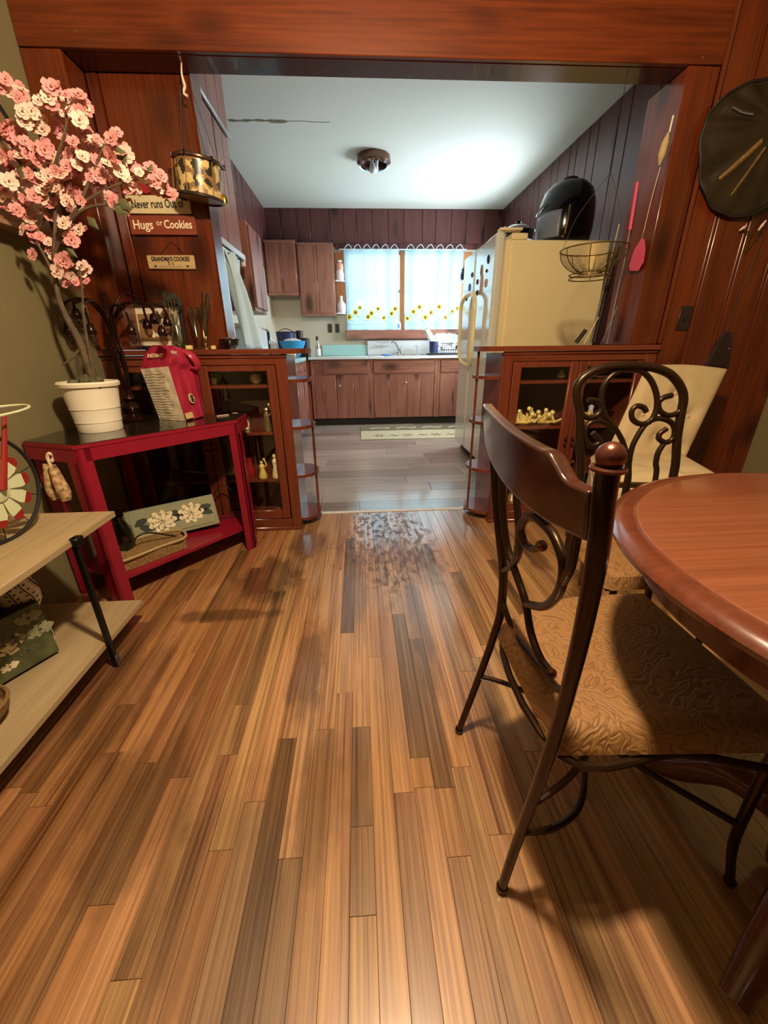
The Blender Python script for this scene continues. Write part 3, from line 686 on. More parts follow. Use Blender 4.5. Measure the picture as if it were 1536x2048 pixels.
# ceiling lamp
t = thing('ceiling_light', 'round bronze and chrome ceiling light without its shade', 'ceiling light', (.20, 4.58, ZC))
MB().lathe([(.10, -.001), (.15, -.004), (.155, -.05), (.14, -.062), (.128, -.06), (.132, -.02), (.09, -.012)], (.20, 4.58, ZC), 32).build('canopy', 'fixture_bronze', t)
MB().lathe([(.128, -.062), (.142, -.066), (.136, -.078), (.120, -.074), (.122, -.064)], (.20, 4.58, ZC), 32).build('trim_ring', 'chrome', t)
MB().lathe([(.01, -.014), (.085, -.016), (.08, -.02), (0, -.03)], (.20, 4.58, ZC), 20).build('inner_plate', 'chrome', t)
for cx, cy, e in ((.235, 4.55, (.5, .35, 0)), (.175, 4.54, (.25, -.15, 0))):
    MB().lathe([(0, 0), (.013, 0), (.014, -.03), (.018, -.045), (.031, -.075), (.03, -.095), (.018, -.112), (0, -.117)], (cx, cy, ZC-.022), 14, Euler(e).to_matrix()).build('bulb', 'frosted_bulb', t)
# refrigerator
t = thing('refrigerator', 'cream refrigerator standing at the right kitchen wall', 'refrigerator', (1.4, 3.66, 0))
MB().box(1.085, 3.20, .06, 1.80, 4.12, 1.660, ch=.012).build('cabinet_body', 'cream_enamel', t)
MB().box(1.05, 3.25, .0, 1.78, 4.1, .06).build('plinth', 'black_matte', t)
MB().box(1.05, 3.205, .06, 1.085, 4.115, 1.66).build('door_gasket', 'cream_enamel', t)
for y0, y1 in ((3.20, 3.722), (3.728, 4.12)):
    prof = []
    for k in range(9):
        a = PI/2*k/8; prof.append((1.02-.04*math.sin(a), None, 1.72-.04*(1-math.cos(a))))
    d = MB().box(.98, y0, .07, 1.052, y1, 1.715, ch=.022).build('door', 'fridge_front', t)
    hy = 3.50 if y0 < 3.5 else 3.94; ty = 3.68 if y0 < 3.5 else 3.77
    MB().tube([(.965, ty, 1.385), (.945, (ty+hy)/2, 1.375), (.935, hy, 1.31), (.935, hy, 1.15), (.935, hy, .95), (.945, (ty+hy)/2, .85), (.975, ty, .83)], [.016, .019, .019, .019, .016], 10, 5, flat=.8).build('handle', 'cream_enamel', d)
MB().box(1.0, 3.205, 1.716, 1.16, 3.27, 1.732, ch=.004).build('hinge_cover', 'cream_enamel', t)
MB().box(1.085, 3.20, 1.661, 1.20, 4.12, 1.70, ch=.006).build('top_front_rail', 'cream_enamel', t)
mg = [('dark round magnet high on the refrigerator door', 'magnet', 3.36, 1.57, .022, .03, 'black_metal'), ('small dark diamond magnet near the door seam', 'magnet', 3.80, 1.535, .018, .02, 'dark_plate'),
      ('brown teardrop magnet on the refrigerator door', 'magnet', 3.52, 1.52, .016, .045, 'leather_band'), ('dark green magnet at the door centre', 'magnet', 3.62, 1.46, .02, .02, 'camo_green'),
      ('tall orange-brown figure magnet on the refrigerator door', 'magnet', 3.50, 1.43, .035, .075, 'ceramic_peach'), ('small orange-brown figure magnet beside the tall one', 'magnet', 3.38, 1.42, .03, .03, 'ceramic_peach'),
      ('black clip magnet under the figure magnets', 'magnet', 3.60, 1.38, .018, .02, 'black_matte'), ('blue photo magnet near the far door edge', 'magnet', 3.86, 1.45, .025, .03, 'print_blue'),
      ('thin grey note magnet on the far door', 'magnet', 3.95, 1.38, .012, .028, 'grey_plate'), ('small round dark magnet above the figures', 'magnet', 3.38, 1.50, .012, .012, 'dark_plate')]
for lb, c_, yy_, zz_, a_, b_, m_ in mg:
    pr = MB().lathe([(0, 0), (1, 0), (.9, -.006), (.4, -.010), (0, -.011)], (.9795, yy_, zz_), 12, Matrix(((0, 0, 1), (a_, 0, 0), (0, b_, 0))))
    one('magnet', lb, c_, pr, m_, (.9795, yy_, zz_), 'magnets on the refrigerator door')
# on top of the refrigerator
t = thing('roasting_pan', 'black pot with a chrome-rimmed glass lid on the refrigerator front', 'pot', (1.22, 3.42, 1.70))
MB().lathe([(0, 0), (.125, 0), (.135, .05), (.138, .058)], (1.21, 3.45, 1.7005), 28, Matrix.Diagonal((.86, .86, 1))).build('pan', 'black_gloss', t)
MB().lathe([(.142, .058), (.142, .064), (.138, .068), (.08, .095), (.02, .105), (0, .105)], (1.21, 3.45, 1.7005), 28, Matrix.Diagonal((.86, .86, 1))).build('lid', 'smoke_glass', t)
MB().tube([(1.21+.122*math.cos(a), 3.45+.122*math.sin(a), 1.762) for a in [2*PI*k/28 for k in range(28)]], .004, 6, 1, closed=True).build('lid_rim', 'chrome', t)
MB().tube([(1.13, 3.38, 1.755), (1.085, 3.36, 1.765), (1.085, 3.42, 1.765), (1.12, 3.46, 1.755)], .007, 6).build('handle', 'chrome', t)
MB().lathe([(.012, 0), (.012, .012), (.022, .02), (0, .028)], (1.21, 3.45, 1.805), 12).build('lid_knob', 'black_gloss', t)
t = thing('air_fryer', 'large black egg-shaped air fryer on top of the refrigerator', 'appliance', (1.54, 3.42, 1.661))
pr = [(0, 0), (.165, 0), (.18, .02), (.192, .08), (.195, .18), (.188, .26), (.165, .33), (.12, .375), (.06, .395), (0, .40)]
MB().lathe(pr, (1.545, 3.42, 1.661), 36).build('body', 'black_gloss', t)
MB().lathe([(.05, .393), (.05, .41), (.03, .418), (0, .418)], (1.545, 3.42, 1.661), 16).build('vent_cap', 'black_matte', t)
MB().lathe([(.196, .03), (.199, .04), (.201, .10), (.201, .16), (.196, .19)], (1.545, 3.42, 1.661), 14, a0=PI*.95, a1=PI*1.32).build('display', 'grey_plastic', t, solid=.004)
MB().tube([(1.545+.205*math.cos(a), 3.42+.205*math.sin(a), 1.661+.215+.03*math.sin((a-PI)*3)) for a in [PI*.93+k*.04 for k in range(16)]], .006, 6, 1).build('chrome_strip', 'chrome', t)
MB().tube([(1.47, 3.235, 1.70), (1.475, 3.225, 1.78), (1.485, 3.235, 1.87)], .007, 6).build('trim_bar', 'brass', t)
# rug before the sink
t = one('rug', 'beige kitchen rug with small floral motifs before the sink', 'rug', MB().box(-.0, 4.52, .0005, 1.5, 5.34, .009, ch=.004), 'rug', (.7, 4.9, 0))
MB().box(.004, 5.02, .0092, 1.49, 5.335, .0105).build('grey_border', 'rug_grey', t)
for k in range(4):
    cx = .22+k*.34
    f_ = MB()
    for q in range(6):
        a = q*PI/3; f_.ext([(cx, 4.72, .0092), (cx+.05*math.cos(a-.3), 4.72+.06*math.sin(a-.3), .0092), (cx+.08*math.cos(a), 4.72+.09*math.sin(a), .0092), (cx+.05*math.cos(a+.3), 4.72+.06*math.sin(a+.3), .0092)], (0, 0, .001))
    f_.build('woven_flower', 'rug_motif', t, smooth=False)
    MB().tube([(cx+.1, 4.66, .0098), (cx+.15, 4.74, .0098), (cx+.19, 4.68, .0098), (cx+.24, 4.72, .0098)], .007, 5, 4, flat=.3).build('woven_stem', 'rug_motif', t)
    MB().tube([(cx-.1, 5.14, .0112), (cx, 5.2, .0112), (cx+.1, 5.15, .0112), (cx+.16, 5.2, .0112)], .01, 5, 4, flat=.3).build('woven_stem', 'rug', t)
# cupboard over the range with the hood under it
t = thing('wall_cabinet', 'tall pine wall cabinet above the range hood at the left', 'cabinet', (-.96, 3.05, 1.60))
MB().box(-1.119, 2.735, 1.605, -.82, 3.38, 2.25).build('carcass', 'kitchen_pine_z', t)
for a, b in ((2.735, 3.055), (3.06, 3.38)): 
    d = plank_door(t, a+.004, b-.004, 1.612, 2.238, -.82, (.48,), None, axis='y')
    MB().tube([(-.80, b-.03, 1.95), (-.785, b-.03, 1.965), (-.785, b-.03, 1.995), (-.80, b-.03, 2.01)], .003, 6, 1).build('pull', 'zinc', d)
t = thing('range_hood', 'dark range hood with a white metal edge under the left cabinet', 'range hood', (-.96, 3.05, 1.56))
MB().ext([(-1.119, 2.735, 1.602), (-.80, 2.735, 1.602), (-.80, 2.735, 1.575), (-.83, 2.735, 1.56), (-1.119, 2.735, 1.52)], (0, .645, 0)).build('shell', 'black_gloss', t)
MB().box(-.80, 2.73, 1.565, -.786, 3.39, 1.60, ch=.003).build('front_edge', 'white_enamel', t)
MB().box(-.815, 3.376, 1.53, -.79, 3.392, 1.60, ch=.003).build('corner_cap', 'white_enamel', t)
t = thing('range_screen', 'white painted panel closing the near side of the range', 'panel', (-.95, 2.72, 0))
MB().box(-1.119, 2.70, 0, -.812, 2.718, 1.515).build('board', 'white_trim', t)
MB().box(-.812, 2.692, 0, -.785, 2.80, 1.553, ch=.004).build('front_post', 'white_trim', t)
MB().box(-.83, 2.82, .92, -.795, 2.90, 1.555, ch=.004).build('inner_post', 'white_trim', t)
t = thing('range', 'white kitchen range below the dark hood', 'range', (-.9, 3.1, 0))
MB().box(-1.118, 2.94, .04, -.62, 3.40, .90, ch=.01).build('body', 'white_enamel', t)
MB().box(-.62, 2.97, .15, -.60, 3.37, .70, ch=.006).build('oven_door', 'white_enamel', t)
MB().tube([(-.60, 3.0, .73), (-.57, 3.02, .73), (-.57, 3.30, .73), (-.60, 3.32, .73)], .01, 8, 1).build('handle', 'chrome', t)
MB().box(-1.118, 2.94, .90, -1.0, 3.40, 1.12, ch=.012).build('backguard', 'white_enamel', t)
for yy_, xx in ((3.06, -.75), (3.28, -.75), (3.06, -.92), (3.28, -.92)):
    MB().lathe([(.09, .902), (.085, .91), (.02, .912), (0, .912)], (xx, yy_, 0), 16).build('burner', 'black_metal', t)
t = one('appliance_box', 'white bread box on the turquoise worktop beside the range', 'bread box', MB().box(-1.05, 3.64, .881, -.80, 3.92, 1.145, ch=.02), 'white_enamel', (-.92, 3.78, .881))
MB().box(-1.02, 3.66, 1.146, -.86, 3.80, 1.175, ch=.006).build('lid_block', 'ceramic_cream', t)
# towel on a rail under the hood
t = thing('dish_towel', 'pale green-white cloth hanging from the side of the range hood', 'towel', (-.80, 3.2, 1.3))
def tw(u, v):
    z = 1.545-.56*v; w = (.10+.22*v) if v > .15 else (.22-.5*(v-.0)) ; w = max(w, .10)
    x = -.80-.02*math.sin(u*7)+.018*math.sin(u*16+v*4)+.03*v
    return Vector((x, 2.90+.02+w*1.35*u+.16*v*(1 if v < .7 else 1), z+.015*math.sin(u*5+v*9)))
MB().grid(tw, 28, 18).build('cloth', 'towel', t, solid=.004)
MB().tube([(-.80, 2.84, 1.55), (-.80, 3.2, 1.55)], .006, 8, 1).build('rail', 'chrome', t)
# second wall cupboard
t = thing('wall_cabinet', 'light pine wall cabinet with its bare side towards the dining room', 'cabinet', (-.96, 3.86, 1.27))
MB().box(-1.104, 3.64, 1.262, -.815, 4.09, 1.875, ch=.003).build('carcass', 'kitchen_pine_z', t)
d = plank_door(t, 3.66, 4.07, 1.29, 1.85, -.815, (.45,), None, axis='y')
MB().tube([(-1.0, 3.64, 1.62), (-1.0, 3.615, 1.618), (-.90, 3.615, 1.615)], .006, 6, 1).build('side_hook', 'dark_plate', t)
MB().box(-1.10, 3.60, 1.325, -.86, 3.639, 1.34, ch=.003).build('side_ledge', 'kitchen_pine_x', t)
MB().box(-1.10, 3.58, 1.285, -.90, 3.60, 1.30, ch=.003).build('side_rail', 'kitchen_pine_x', t)
# things on the left worktop, towards the far corner
t = thing('coffee_maker', 'black coffee maker at the far left of the worktop', 'coffee maker', (-1.02, 4.70, .881))
MB().box(-1.10, 4.62, .881, -.95, 4.78, .90, ch=.004).box(-1.10, 4.72, .90, -.95, 4.78, 1.15, ch=.006).box(-1.10, 4.62, 1.09, -.95, 4.76, 1.17, ch=.012).build('housing', 'black_gloss', t)
MB().lathe([(0, .902), (.05, .902), (.055, .95), (.045, 1.02), (.03, 1.03)], (-1.025, 4.665, 0), 16).build('carafe', 'smoke_glass', t)
t = thing('spray_bottle', 'white spray bottle beside the black coffee maker', 'bottle', (-.955, 4.5, .881))
MB().lathe([(0, 0), (.035, 0), (.038, .01), (.036, .09), (.012, .15), (.012, .175)], (-.955, 4.5, .881), 14, Matrix.Diagonal((1, .7, 1))).build('body', 'ceramic_white', t)
MB().box(-.985, 4.49, 1.056, -.93, 4.51, 1.085, ch=.006).build('trigger_head', 'white_enamel', t)
t = thing('water_jug', 'translucent white jug between the spray bottle and the blue bowl', 'jug', (-.99, 4.95, .881))
MB().lathe([(0, 0), (.075, 0), (.08, .02), (.078, .14), (.05, .185), (.022, .20), (.022, .215), (0, .216)], (-.99, 4.95, .881), 18).build('body', 'cloth_white', t)
MB().tube([(-.95, 4.89, 1.06), (-.93, 4.87, 1.03), (-.93, 4.87, .97), (-.94, 4.88, .95)], .008).build('handle', 'cloth_white', t)
t = thing('trash_pail', 'navy blue pail behind the blue bowl', 'pail', (-.87, 5.35, .881))
MB().lathe([(0, 0), (.095, 0), (.115, .27), (.125, .275), (.118, .285), (.09, .02), (0, .02)], (-.87, 5.35, .881), 20).build('body', 'navy', t)
MB().tube([(-.98, 5.35, 1.16), (-.87, 5.34, 1.20), (-.76, 5.35, 1.16)], .004).build('handle', 'black_metal', t)
t = thing('mixing_bowl', 'bright blue plastic bowl heaped with printed cloths', 'bowl', (-.74, 5.0, .881))
MB().lathe([(0, 0), (.07, 0), (.09, .02), (.135, .12), (.145, .155), (.150, .158), (.138, .156), (.125, .12), (.08, .02), (0, .014)], (-.745, 5.0, .90), 28).build('bowl', 'blue_plastic', t)
r_ = random.Random(5)
def hp(u, v):
    a = u*2*PI; r = .128*v; return Vector((-.745+r*math.cos(a), 5.0+r*math.sin(a), 1.04+.045*(1-v*v)+.012*math.sin(a*5+v*7)*v))
MB().grid(hp, 30, 6).build('cloth_heap', 'cloth_white', t)
MB().box(-.80, 4.95, .881, -.69, 5.05, .90).build('foot', 'blue_plastic', t)
one('canister', 'black upright canister right behind the blue bowl', 'canister', MB().lathe([(0, 0), (.055, 0), (.055, .20), (.05, .21), (0, .212)], (-.63, 5.22, .881), 18), 'black_matte', (-.63, 5.22, .881))
one('mug', 'dark brown mug seen above the heaped blue bowl', 'mug', MB().lathe([(0, 0), (.04, 0), (.045, .3), (.04, .3), (.038, .02), (0, .02)], (-.72, 5.45, .881), 16), 'dark_plate', (-.72, 5.45, .881))
t = thing('serving_tray', 'low wooden tray with a pale box on the worktop corner', 'tray', (-.72, 4.55, .881))
MB().box(-.86, 4.42, .881, -.66, 4.62, .905, ch=.006).build('tray', 'orange_wood', t)
MB().box(-.74, 4.50, .906, -.66, 4.60, .93, ch=.004).build('box', 'ceramic_cream', t)
t = thing('sauce_bottle', 'tall bottle with red cap and white label on the worktop', 'bottle', (-.515, 5.55, .881))
MB().lathe([(0, 0), (.032, 0), (.034, .01), (.034, .11), (.014, .17), (.013, .21)], (-.515, 5.55, .881), 16).build('glass_body', 'clear_glass', t)
MB().lathe([(.0345, .01), (.0355, .012), (.0355, .085), (.0345, .088)], (-.515, 5.55, .881), 16).build('paper_label', 'ceramic_white', t)
MB().lathe([(.015, .19), (.017, .192), (.017, .235), (0, .238)], (-.515, 5.55, .881), 12).build('cap', 'dark_plate', t)

# ================================================================= colonnade bookcases
ITEM = 'small pieces displayed in the glass bookcases'
def bookcase(label, x0, x1, doors, s):
    """glass-fronted bookcase, s=+1 when its round end shelves are on the right"""
    yf, yb = Y0, 2.44
    t = thing('bookcase', label, 'bookcase', ((x0+x1)/2, 2.29, 0), 'glass-fronted bookcases flanking the opening')
    MB().box(x0, yf+.02, .0, x0+.02, yb, .945).build('side_panel', 'case_oak_z', t)
    MB().box(x1-.02, yf+.02, .0, x1, yb, .945).build('side_panel', 'case_oak_z', t)
    MB().box(x0+.02, yb-.012, .05, x1-.02, yb, .945).build('back_panel', 'case_inner', t)
    xe = x1+.11*s if s > 0 else x0-.115
    n = 14
    def half(z, xw, c0, c1, oy=.0, th=.02):
        """top slab or end shelf: rounded towards the opening"""
        pts = []
        xi = x1 if s > 0 else x0
        for k in range(n+1):
            a = -PI/2+PI*k/n; pts.append((xi+s*xw*math.cos(a), (c0+c1)/2+(c1-c0)/2*math.sin(a), z))
        return pts
    top = MB(); arc = half(.955, .115, yf-.015, yb+.01); far = x0 if s > 0 else x1
    top.ext(arc+[(far, yb+.01, .955), (far, yf-.015, .955)], (0, 0, .024)).build('top_slab', 'case_oak_x', t)
    MB().box(min(x0, x1), yf-.006, .935, max(x0, x1), yf+.02, .954, ch=.006).build('cornice', 'case_oak_x', t)
    for zz in (.04, .30, .572, .815):
        sh = MB(); arc = half(zz, .105, yf+.03, yb-.005)
        e = sh.ext(arc+[((x1 if s > 0 else x0), yb-.005, zz), ((x1 if s > 0 else x0), yf+.03, zz)][:0], (0, 0, .017)).build('end_shelf', 'case_oak_x', t)
    xr = (x1+.088) if s > 0 else (x0-.088); zz_ = [.057, .30, .572, .815, .955]; z_ = [.04, .317, .589, .832]
    for a, b in ((.057, .30), (.317, .572), (.589, .815), (.832, .955)):
        MB().lathe([(.005, a), (.008, a+.004), (.006, a+.02), (.0075, (a+b)/2), (.006, b-.02), (.008, b-.004), (.005, b)], (xr, 2.29, 0), 10).build('spindle', 'case_oak_z', t)
    # face frame
    MB().box(x0, yf, .0, x0+.055, yf+.02, .935, ch=.003).build('stile', 'case_oak_z', t); MB().box(x1-.055, yf, .0, x1, yf+.02, .935, ch=.003).build('stile', 'case_oak_z', t)
    MB().box(x0+.055, yf, .0, x1-.055, yf+.02, .07, ch=.003).build('plinth_rail', 'case_oak_x', t); MB().box(x0+.055, yf, .905, x1-.055, yf+.02, .935, ch=.003).build('head_rail', 'case_oak_x', t)
    MB().box(x0, yf-.012, 0, x1, yf, .022, ch=.006).build('base_shoe', 'case_oak_x', t)
    for zz in (.055, .30, .565, .808): MB().box(x0+.02, yf+.03, zz-.016, x1-.02, yb-.012, zz).build('shelf', 'case_oak_x', t)
    for a, b, kx in doors:
        fr = MB(); y0_, y1_ = yf-.006, yf+.012
        fr.box(a, y0_, .072, a+.045, y1_, .903, ch=.004); fr.box(b-.045, y0_, .072, b, y1_, .903, ch=.004)
        fr.box(a+.044, y0_+.001, .072, b-.044, y1_, .125, ch=.003); fr.box(a+.044, y0_+.001, .875, b-.044, y1_, .903, ch=.003)
        d = fr.build('door', 'case_oak_z', t)
        MB().box(a+.043, yf+.001, .12, b-.043, yf+.004, .88).build('pane', 'pane_glass', d)
        for q in (-.012, .012): MB().lathe([(.004, 0), (.004, .01), (.009, .014), (.009, .02), (0, .024)], (kx+q*.0, yf-.006, .49+q*1.3), 10, Matrix.Rotation(PI/2, 3, 'X')).build('knob', 'finial_copper', d)
    return t
bookcase('oak bookcase left of the opening, partly behind the red table', -1.248, -.36, [(-1.19, -.80, -.82), (-.797, -.418, -.78)], 1)
bookcase('oak bookcase right of the opening, behind the scroll-back chairs', .742, 1.562, [(.80, 1.150, 1.13), (1.153, 1.505, 1.17)], -1)
def item(name, label, cat, mb, m, x, y, z): return one(name, label, cat, mb, m, (x, y, z), ITEM)
def coral(x, y, z, s, seed, k=14):
    r = random.Random(seed); mb = MB()
    for _ in range(k):
        a = r.uniform(0, 2*PI); e = r.uniform(.3, 1.3); d = Vector((math.cos(a)*math.cos(e), math.sin(a)*math.cos(e)*.6, math.sin(e)))
        p0 = Vector((x+r.uniform(-.5, .5)*s, y+r.uniform(-.15, .15)*s, z+.012)); p1 = p0+d*s*r.uniform(.35, .8)
        mb.tube([p0, (p0+p1)/2+Vector((r.uniform(-.1, .1)*s, 0, 0)), p1], [.006, .007, .004], 6, 2)
        if r.random() < .7: mb.ball(p1, r.uniform(.010, .016), 8)
    mb.ball((x, y, z+.014), .02, 8, (2.2, 1, .6))
    return mb
item('coral', 'yellow-cream branching coral in the right bookcase, left one', 'coral', coral(.915, 2.22, .566, .12, 3, 26), 'coral_gold', .915, 2.27, .566)
item('coral', 'yellow-cream branching coral in the right bookcase beside the door stile', 'coral', coral(1.055, 2.22, .566, .11, 8, 16), 'coral_gold', 1.055, 2.27, .566)
item('coral', 'small cream coral cluster behind the chair scrolls in the right bookcase', 'coral', coral(1.26, 2.23, .566, .09, 12, 14), 'coral_gold', 1.25, 2.27, .566)
item('shell', 'round cream shell on the top shelf of the right bookcase at its left end', 'shell', MB().ball((.86, 2.25, .83), .020, 12, (1.2, 1, 1)), 'ceramic_peach', .86, 2.25, .81)
item('shell', 'cream conch shell on the top shelf near the centre stile', 'shell', MB().lathe([(0, 0), (.018, .006), (.022, .018), (.012, .034), (.003, .05)], (1.115, 2.25, .81), 12), 'coral_gold', 1.115, 2.25, .81)
item('shell', 'second cream shell on the top shelf right of the centre stile', 'shell', MB().lathe([(0, 0), (.014, .006), (.018, .02), (.01, .036), (.002, .05)], (1.22, 2.25, .81), 12), 'coral_gold', 1.22, 2.25, .81)
item('trinket_dish', 'pink shallow dish on the top shelf of the right bookcase', 'dish', MB().lathe([(0, 0), (.03, .002), (.045, .014), (.043, .014), (.03, .006), (0, .005)], (1.34, 2.24, .81), 16), 'ceramic_peach', 1.34, 2.24, .81)
item('bottle', 'tall pale bottle figure in the right half of the right bookcase', 'bottle', MB().lathe([(0, 0), (.02, 0), (.022, .03), (.012, .07), (.016, .09), (0, .10)], (1.33, 2.27, .566), 12), 'ceramic_white', 1.33, 2.27, .566)
item('bowl', 'dark footed bowl in the right half of the right bookcase', 'bowl', MB().lathe([(0, 0), (.02, 0), (.01, .012), (.04, .04), (.045, .06), (.04, .06), (0, .02)], (1.42, 2.26, .566), 16), 'smoke_glass', 1.42, 2.26, .566)
item('ornament_ball', 'cream ball ornament on the lower shelf of the right bookcase', 'ornament', MB().ball((.90, 2.24, .33), .03, 12), 'ceramic_cream', .90, 2.24, .30)
item('coral', 'cream coral on the lower shelf of the right bookcase', 'coral', coral(1.20, 2.26, .301, .08, 21, 12), 'coral_gold', 1.20, 2.26, .301)
item('vase', 'small brown vase on the bottom shelf of the right bookcase', 'vase', MB().lathe([(0, 0), (.03, 0), (.045, .05), (.02, .09), (.026, .11), (0, .10)], (.92, 2.25, .056), 16), 'tan_brown', .92, 2.25, .056)
# left bookcase contents
item('glass_bell', 'clear glass bell dish on the top shelf of the left bookcase', 'glass', MB().lathe([(0, 0), (.02, .002), (.03, .02), (.024, .045), (0, .05)], (-.545, 2.25, .81), 14), 'ceramic_cream', -.545, 2.25, .81)
for q, (xx, lb) in enumerate(((-.80, 'small cream cup on the top shelf of the left bookcase, centre'), (-.765, 'smaller cream cup next to the centre cup in the left bookcase'), (-1.03, 'glowing cream cup at the left end of the top shelf'))):
    item('cup', lb, 'cup', MB().lathe([(0, 0), (.012, 0), (.02, .03), (.018, .03), (.008, .006), (0, .004)], (xx, 2.25, .81), 12), 'coral_gold', xx, 2.25, .81)
item('teapot_stand', 'cream arch-shaped ornament on the second shelf of the left bookcase', 'ornament', MB().tube([(-.73, 2.26, .568), (-.73, 2.26, .61), (-.68, 2.26, .645), (-.63, 2.26, .61), (-.63, 2.26, .568)], .020, 8, 5, flat=.6), 'ceramic_cream', -.68, 2.26, .566)
item('glass_bird', 'pale feather-like glass figure behind the red bag', 'ornament', MB().lathe([(0, 0), (.03, .004), (.012, .014), (.012, .03), (.018, .07), (.004, .10), (0, .10)], (-.80, 2.24, .566), 12), 'ceramic_cream', -.80, 2.24, .566)
def saint(x, y, z, h, m, label):
    h *= 1.35; y = 2.20
    mb = MB().lathe([(0, 0), (.022, 0), (.026, .01), (.014, h*.45), (.018, h*.65), (.008, h*.76), (0, h*.78)], (x, y, z), 12)
    mb.ball((x, y, z+h*.84), h*.09, 8); mb.tube([(x+.012, y-.01, z+h*.6), (x+.03, y-.02, z+h*.75), (x+.02, y-.02, z+h*1.05)], .004, 6)
    mb.ball((x+.02, y-.02, z+h*1.05), .008, 8)
    item('figurine', label, 'figurine', mb, m, x, y, z)
saint(-.50, 2.24, .566, .10, 'pale_metal', 'silver figurine with raised arm on the second shelf beside the door stile')
saint(-.485, 2.24, .301, .11, 'ceramic_cream', 'cream figurine with raised arm on the third shelf beside the door stile')
saint(-.56, 2.26, .301, .08, 'coral_gold', 'short gold-cream figurine behind the red table leg')
item('figurine', 'small silver figure on the bottom shelf beside the door stile', 'figurine', MB().lathe([(0, 0), (.03, .0), (.03, .006), (.01, .02), (.016, .05), (0, .06)], (-.50, 2.22, .056), 12), 'pale_metal', -.50, 2.22, .056)
item('vase', 'reddish glass vase on the third shelf of the left bookcase', 'vase', MB().lathe([(0, 0), (.02, 0), (.03, .04), (.014, .08), (.02, .10), (0, .09)], (-.64, 2.25, .301), 14), 'crimson', -.64, 2.25, .301)
item('globe', 'cream globe ornament on the third shelf of the left bookcase', 'ornament', MB().ball((-.72, 2.25, .33), .028, 12), 'ceramic_cream', -.72, 2.25, .302)
for k, xx in enumerate((-.75, -.70, -.65)):
    item('crystal_glass', ('left', 'middle', 'right')[k]+' one of three clear glass pieces on the bottom shelf of the left bookcase', 'glass', MB().lathe([(0, 0), (.02, 0), (.008, .01), (.008, .03), (.024, .06), (.022, .08), (.018, .06), (0, .035)], (xx, 2.23, .056), 14), 'clear_glass', xx, 2.23, .056)

# ================================================================= on the left bookcase
t = thing('picture_frame', 'dark framed floral picture leaning on the pine wall', 'picture', (-.99, 2.26, .981))
R = Matrix.Rotation(math.radians(-5), 4, 'X'); F = Matrix.Translation((0, 2.245, .982)) @ R
fr = MB(); fr.box(-1.135, 0, 0, -1.115, .016, .215, M=F); fr.box(-.885, 0, 0, -.865, .016, .215, M=F); fr.box(-1.115, 0, .195, -.885, .016, .215, M=F); fr.box(-1.115, 0, 0, -.885, .016, .018, M=F); fr.build('frame', 'dark_plate', t)
MB().box(-1.115, .010, .018, -.885, .014, .195, M=F).build('mat_board', 'bag_cream', t)
MB().box(-1.09, .0085, .04, -.91, .0098, .165, M=F).build('print_ground', 'tan_brown', t)
for cx, cz, rr in ((-1.02, .09, .03), (-.96, .12, .025)):
    q = MB()
    for k in range(7):
        a = k*2*PI/7; q.ext([F @ Vector((cx, .0082, cz)), F @ Vector((cx+rr*math.cos(a-.4), .0082, cz+rr*math.sin(a-.4))), F @ Vector((cx+rr*1.2*math.cos(a), .0082, cz+rr*1.2*math.sin(a))), F @ Vector((cx+rr*math.cos(a+.4), .0082, cz+rr*math.sin(a+.4)))], (0, -.0006, 0))
    q.build('printed_flower', 'peony', t, smooth=False)
for cx, cz in ((-1.06, .13), (-.93, .07), (-.99, .145)):
    MB().ext([F @ Vector((cx-.03, .0082, cz)), F @ Vector((cx, .0082, cz-.014)), F @ Vector((cx+.03, .0082, cz+.004)), F @ Vector((cx, .0082, cz+.016))], (0, -.0006, 0)).build('printed_leaf', 'dark_leaf', t, smooth=False)
def flute(label, x, y, lean=0.0, h=.19):
    R3 = Matrix.Rotation(lean, 3, 'Y')
    t = one('champagne_flute', label, 'glass', MB().lathe([(0, 0), (.028, 0), (.028, .003), (.005, .008), (.004, .05), (.008, .06), (.022, h), (.0215, h), (.007, .064), (0, .062)], (x, y, .981), 16, R3), 'clear_glass', (x, y, .981), 'flutes on the left bookcase')
    return t
flute('clear champagne flute with gold rim left of the tall tube', -.80, 2.22)
flute('second clear champagne flute right behind the first', -.765, 2.25)
t = flute('tall slender glass tube vase leaning right on the bookcase', -.775, 2.20, math.radians(14), .255)
t = thing('brass_candlestick', 'small brass candlestick in front of the glass tube', 'candlestick', (-.755, 2.19, .981))
MB().lathe([(0, 0), (.016, 0), (.014, .006), (.006, .012), (.009, .024), (.005, .03), (.009, .05), (.005, .06), (.004, .085), (0, .09)], (-.755, 2.19, .981), 12).build('stem', 'brass', t)
t = thing('bud_vase', 'clear glass vase holding dark green leaves', 'vase', (-.885, 2.20, .981))
MB().lathe([(0, 0), (.025, 0), (.034, .03), (.014, .09), (.018, .11), (.014, .108), (.03, .03), (0, .004)], (-.885, 2.20, .981), 16).build('glass', 'clear_glass', t)
for k in range(7):
    a = k*.9; q = Vector((math.cos(a)*.035, math.sin(a)*.02, .17+.012*(k % 4))); b0 = Vector((-.885, 2.20, 1.0))
    MB().tube([b0, b0+Vector((q.x*.2, q.y*.2, .10)), b0+q], .0016, 5, 3).build('stem', 'leaf_green', t)
    tip = b0+q; MB().ext([tip, tip+Vector((.014, 0, .012)), tip+Vector((.010, .004, .04)), tip+Vector((-.012, .002, .018))], (0, .0012, 0)).build('leaf', 'dark_leaf', t)
t = thing('candle_bowl', 'dark bowl with glassy stones at the end of the left bookcase', 'bowl', (-.64, 2.27, .981))
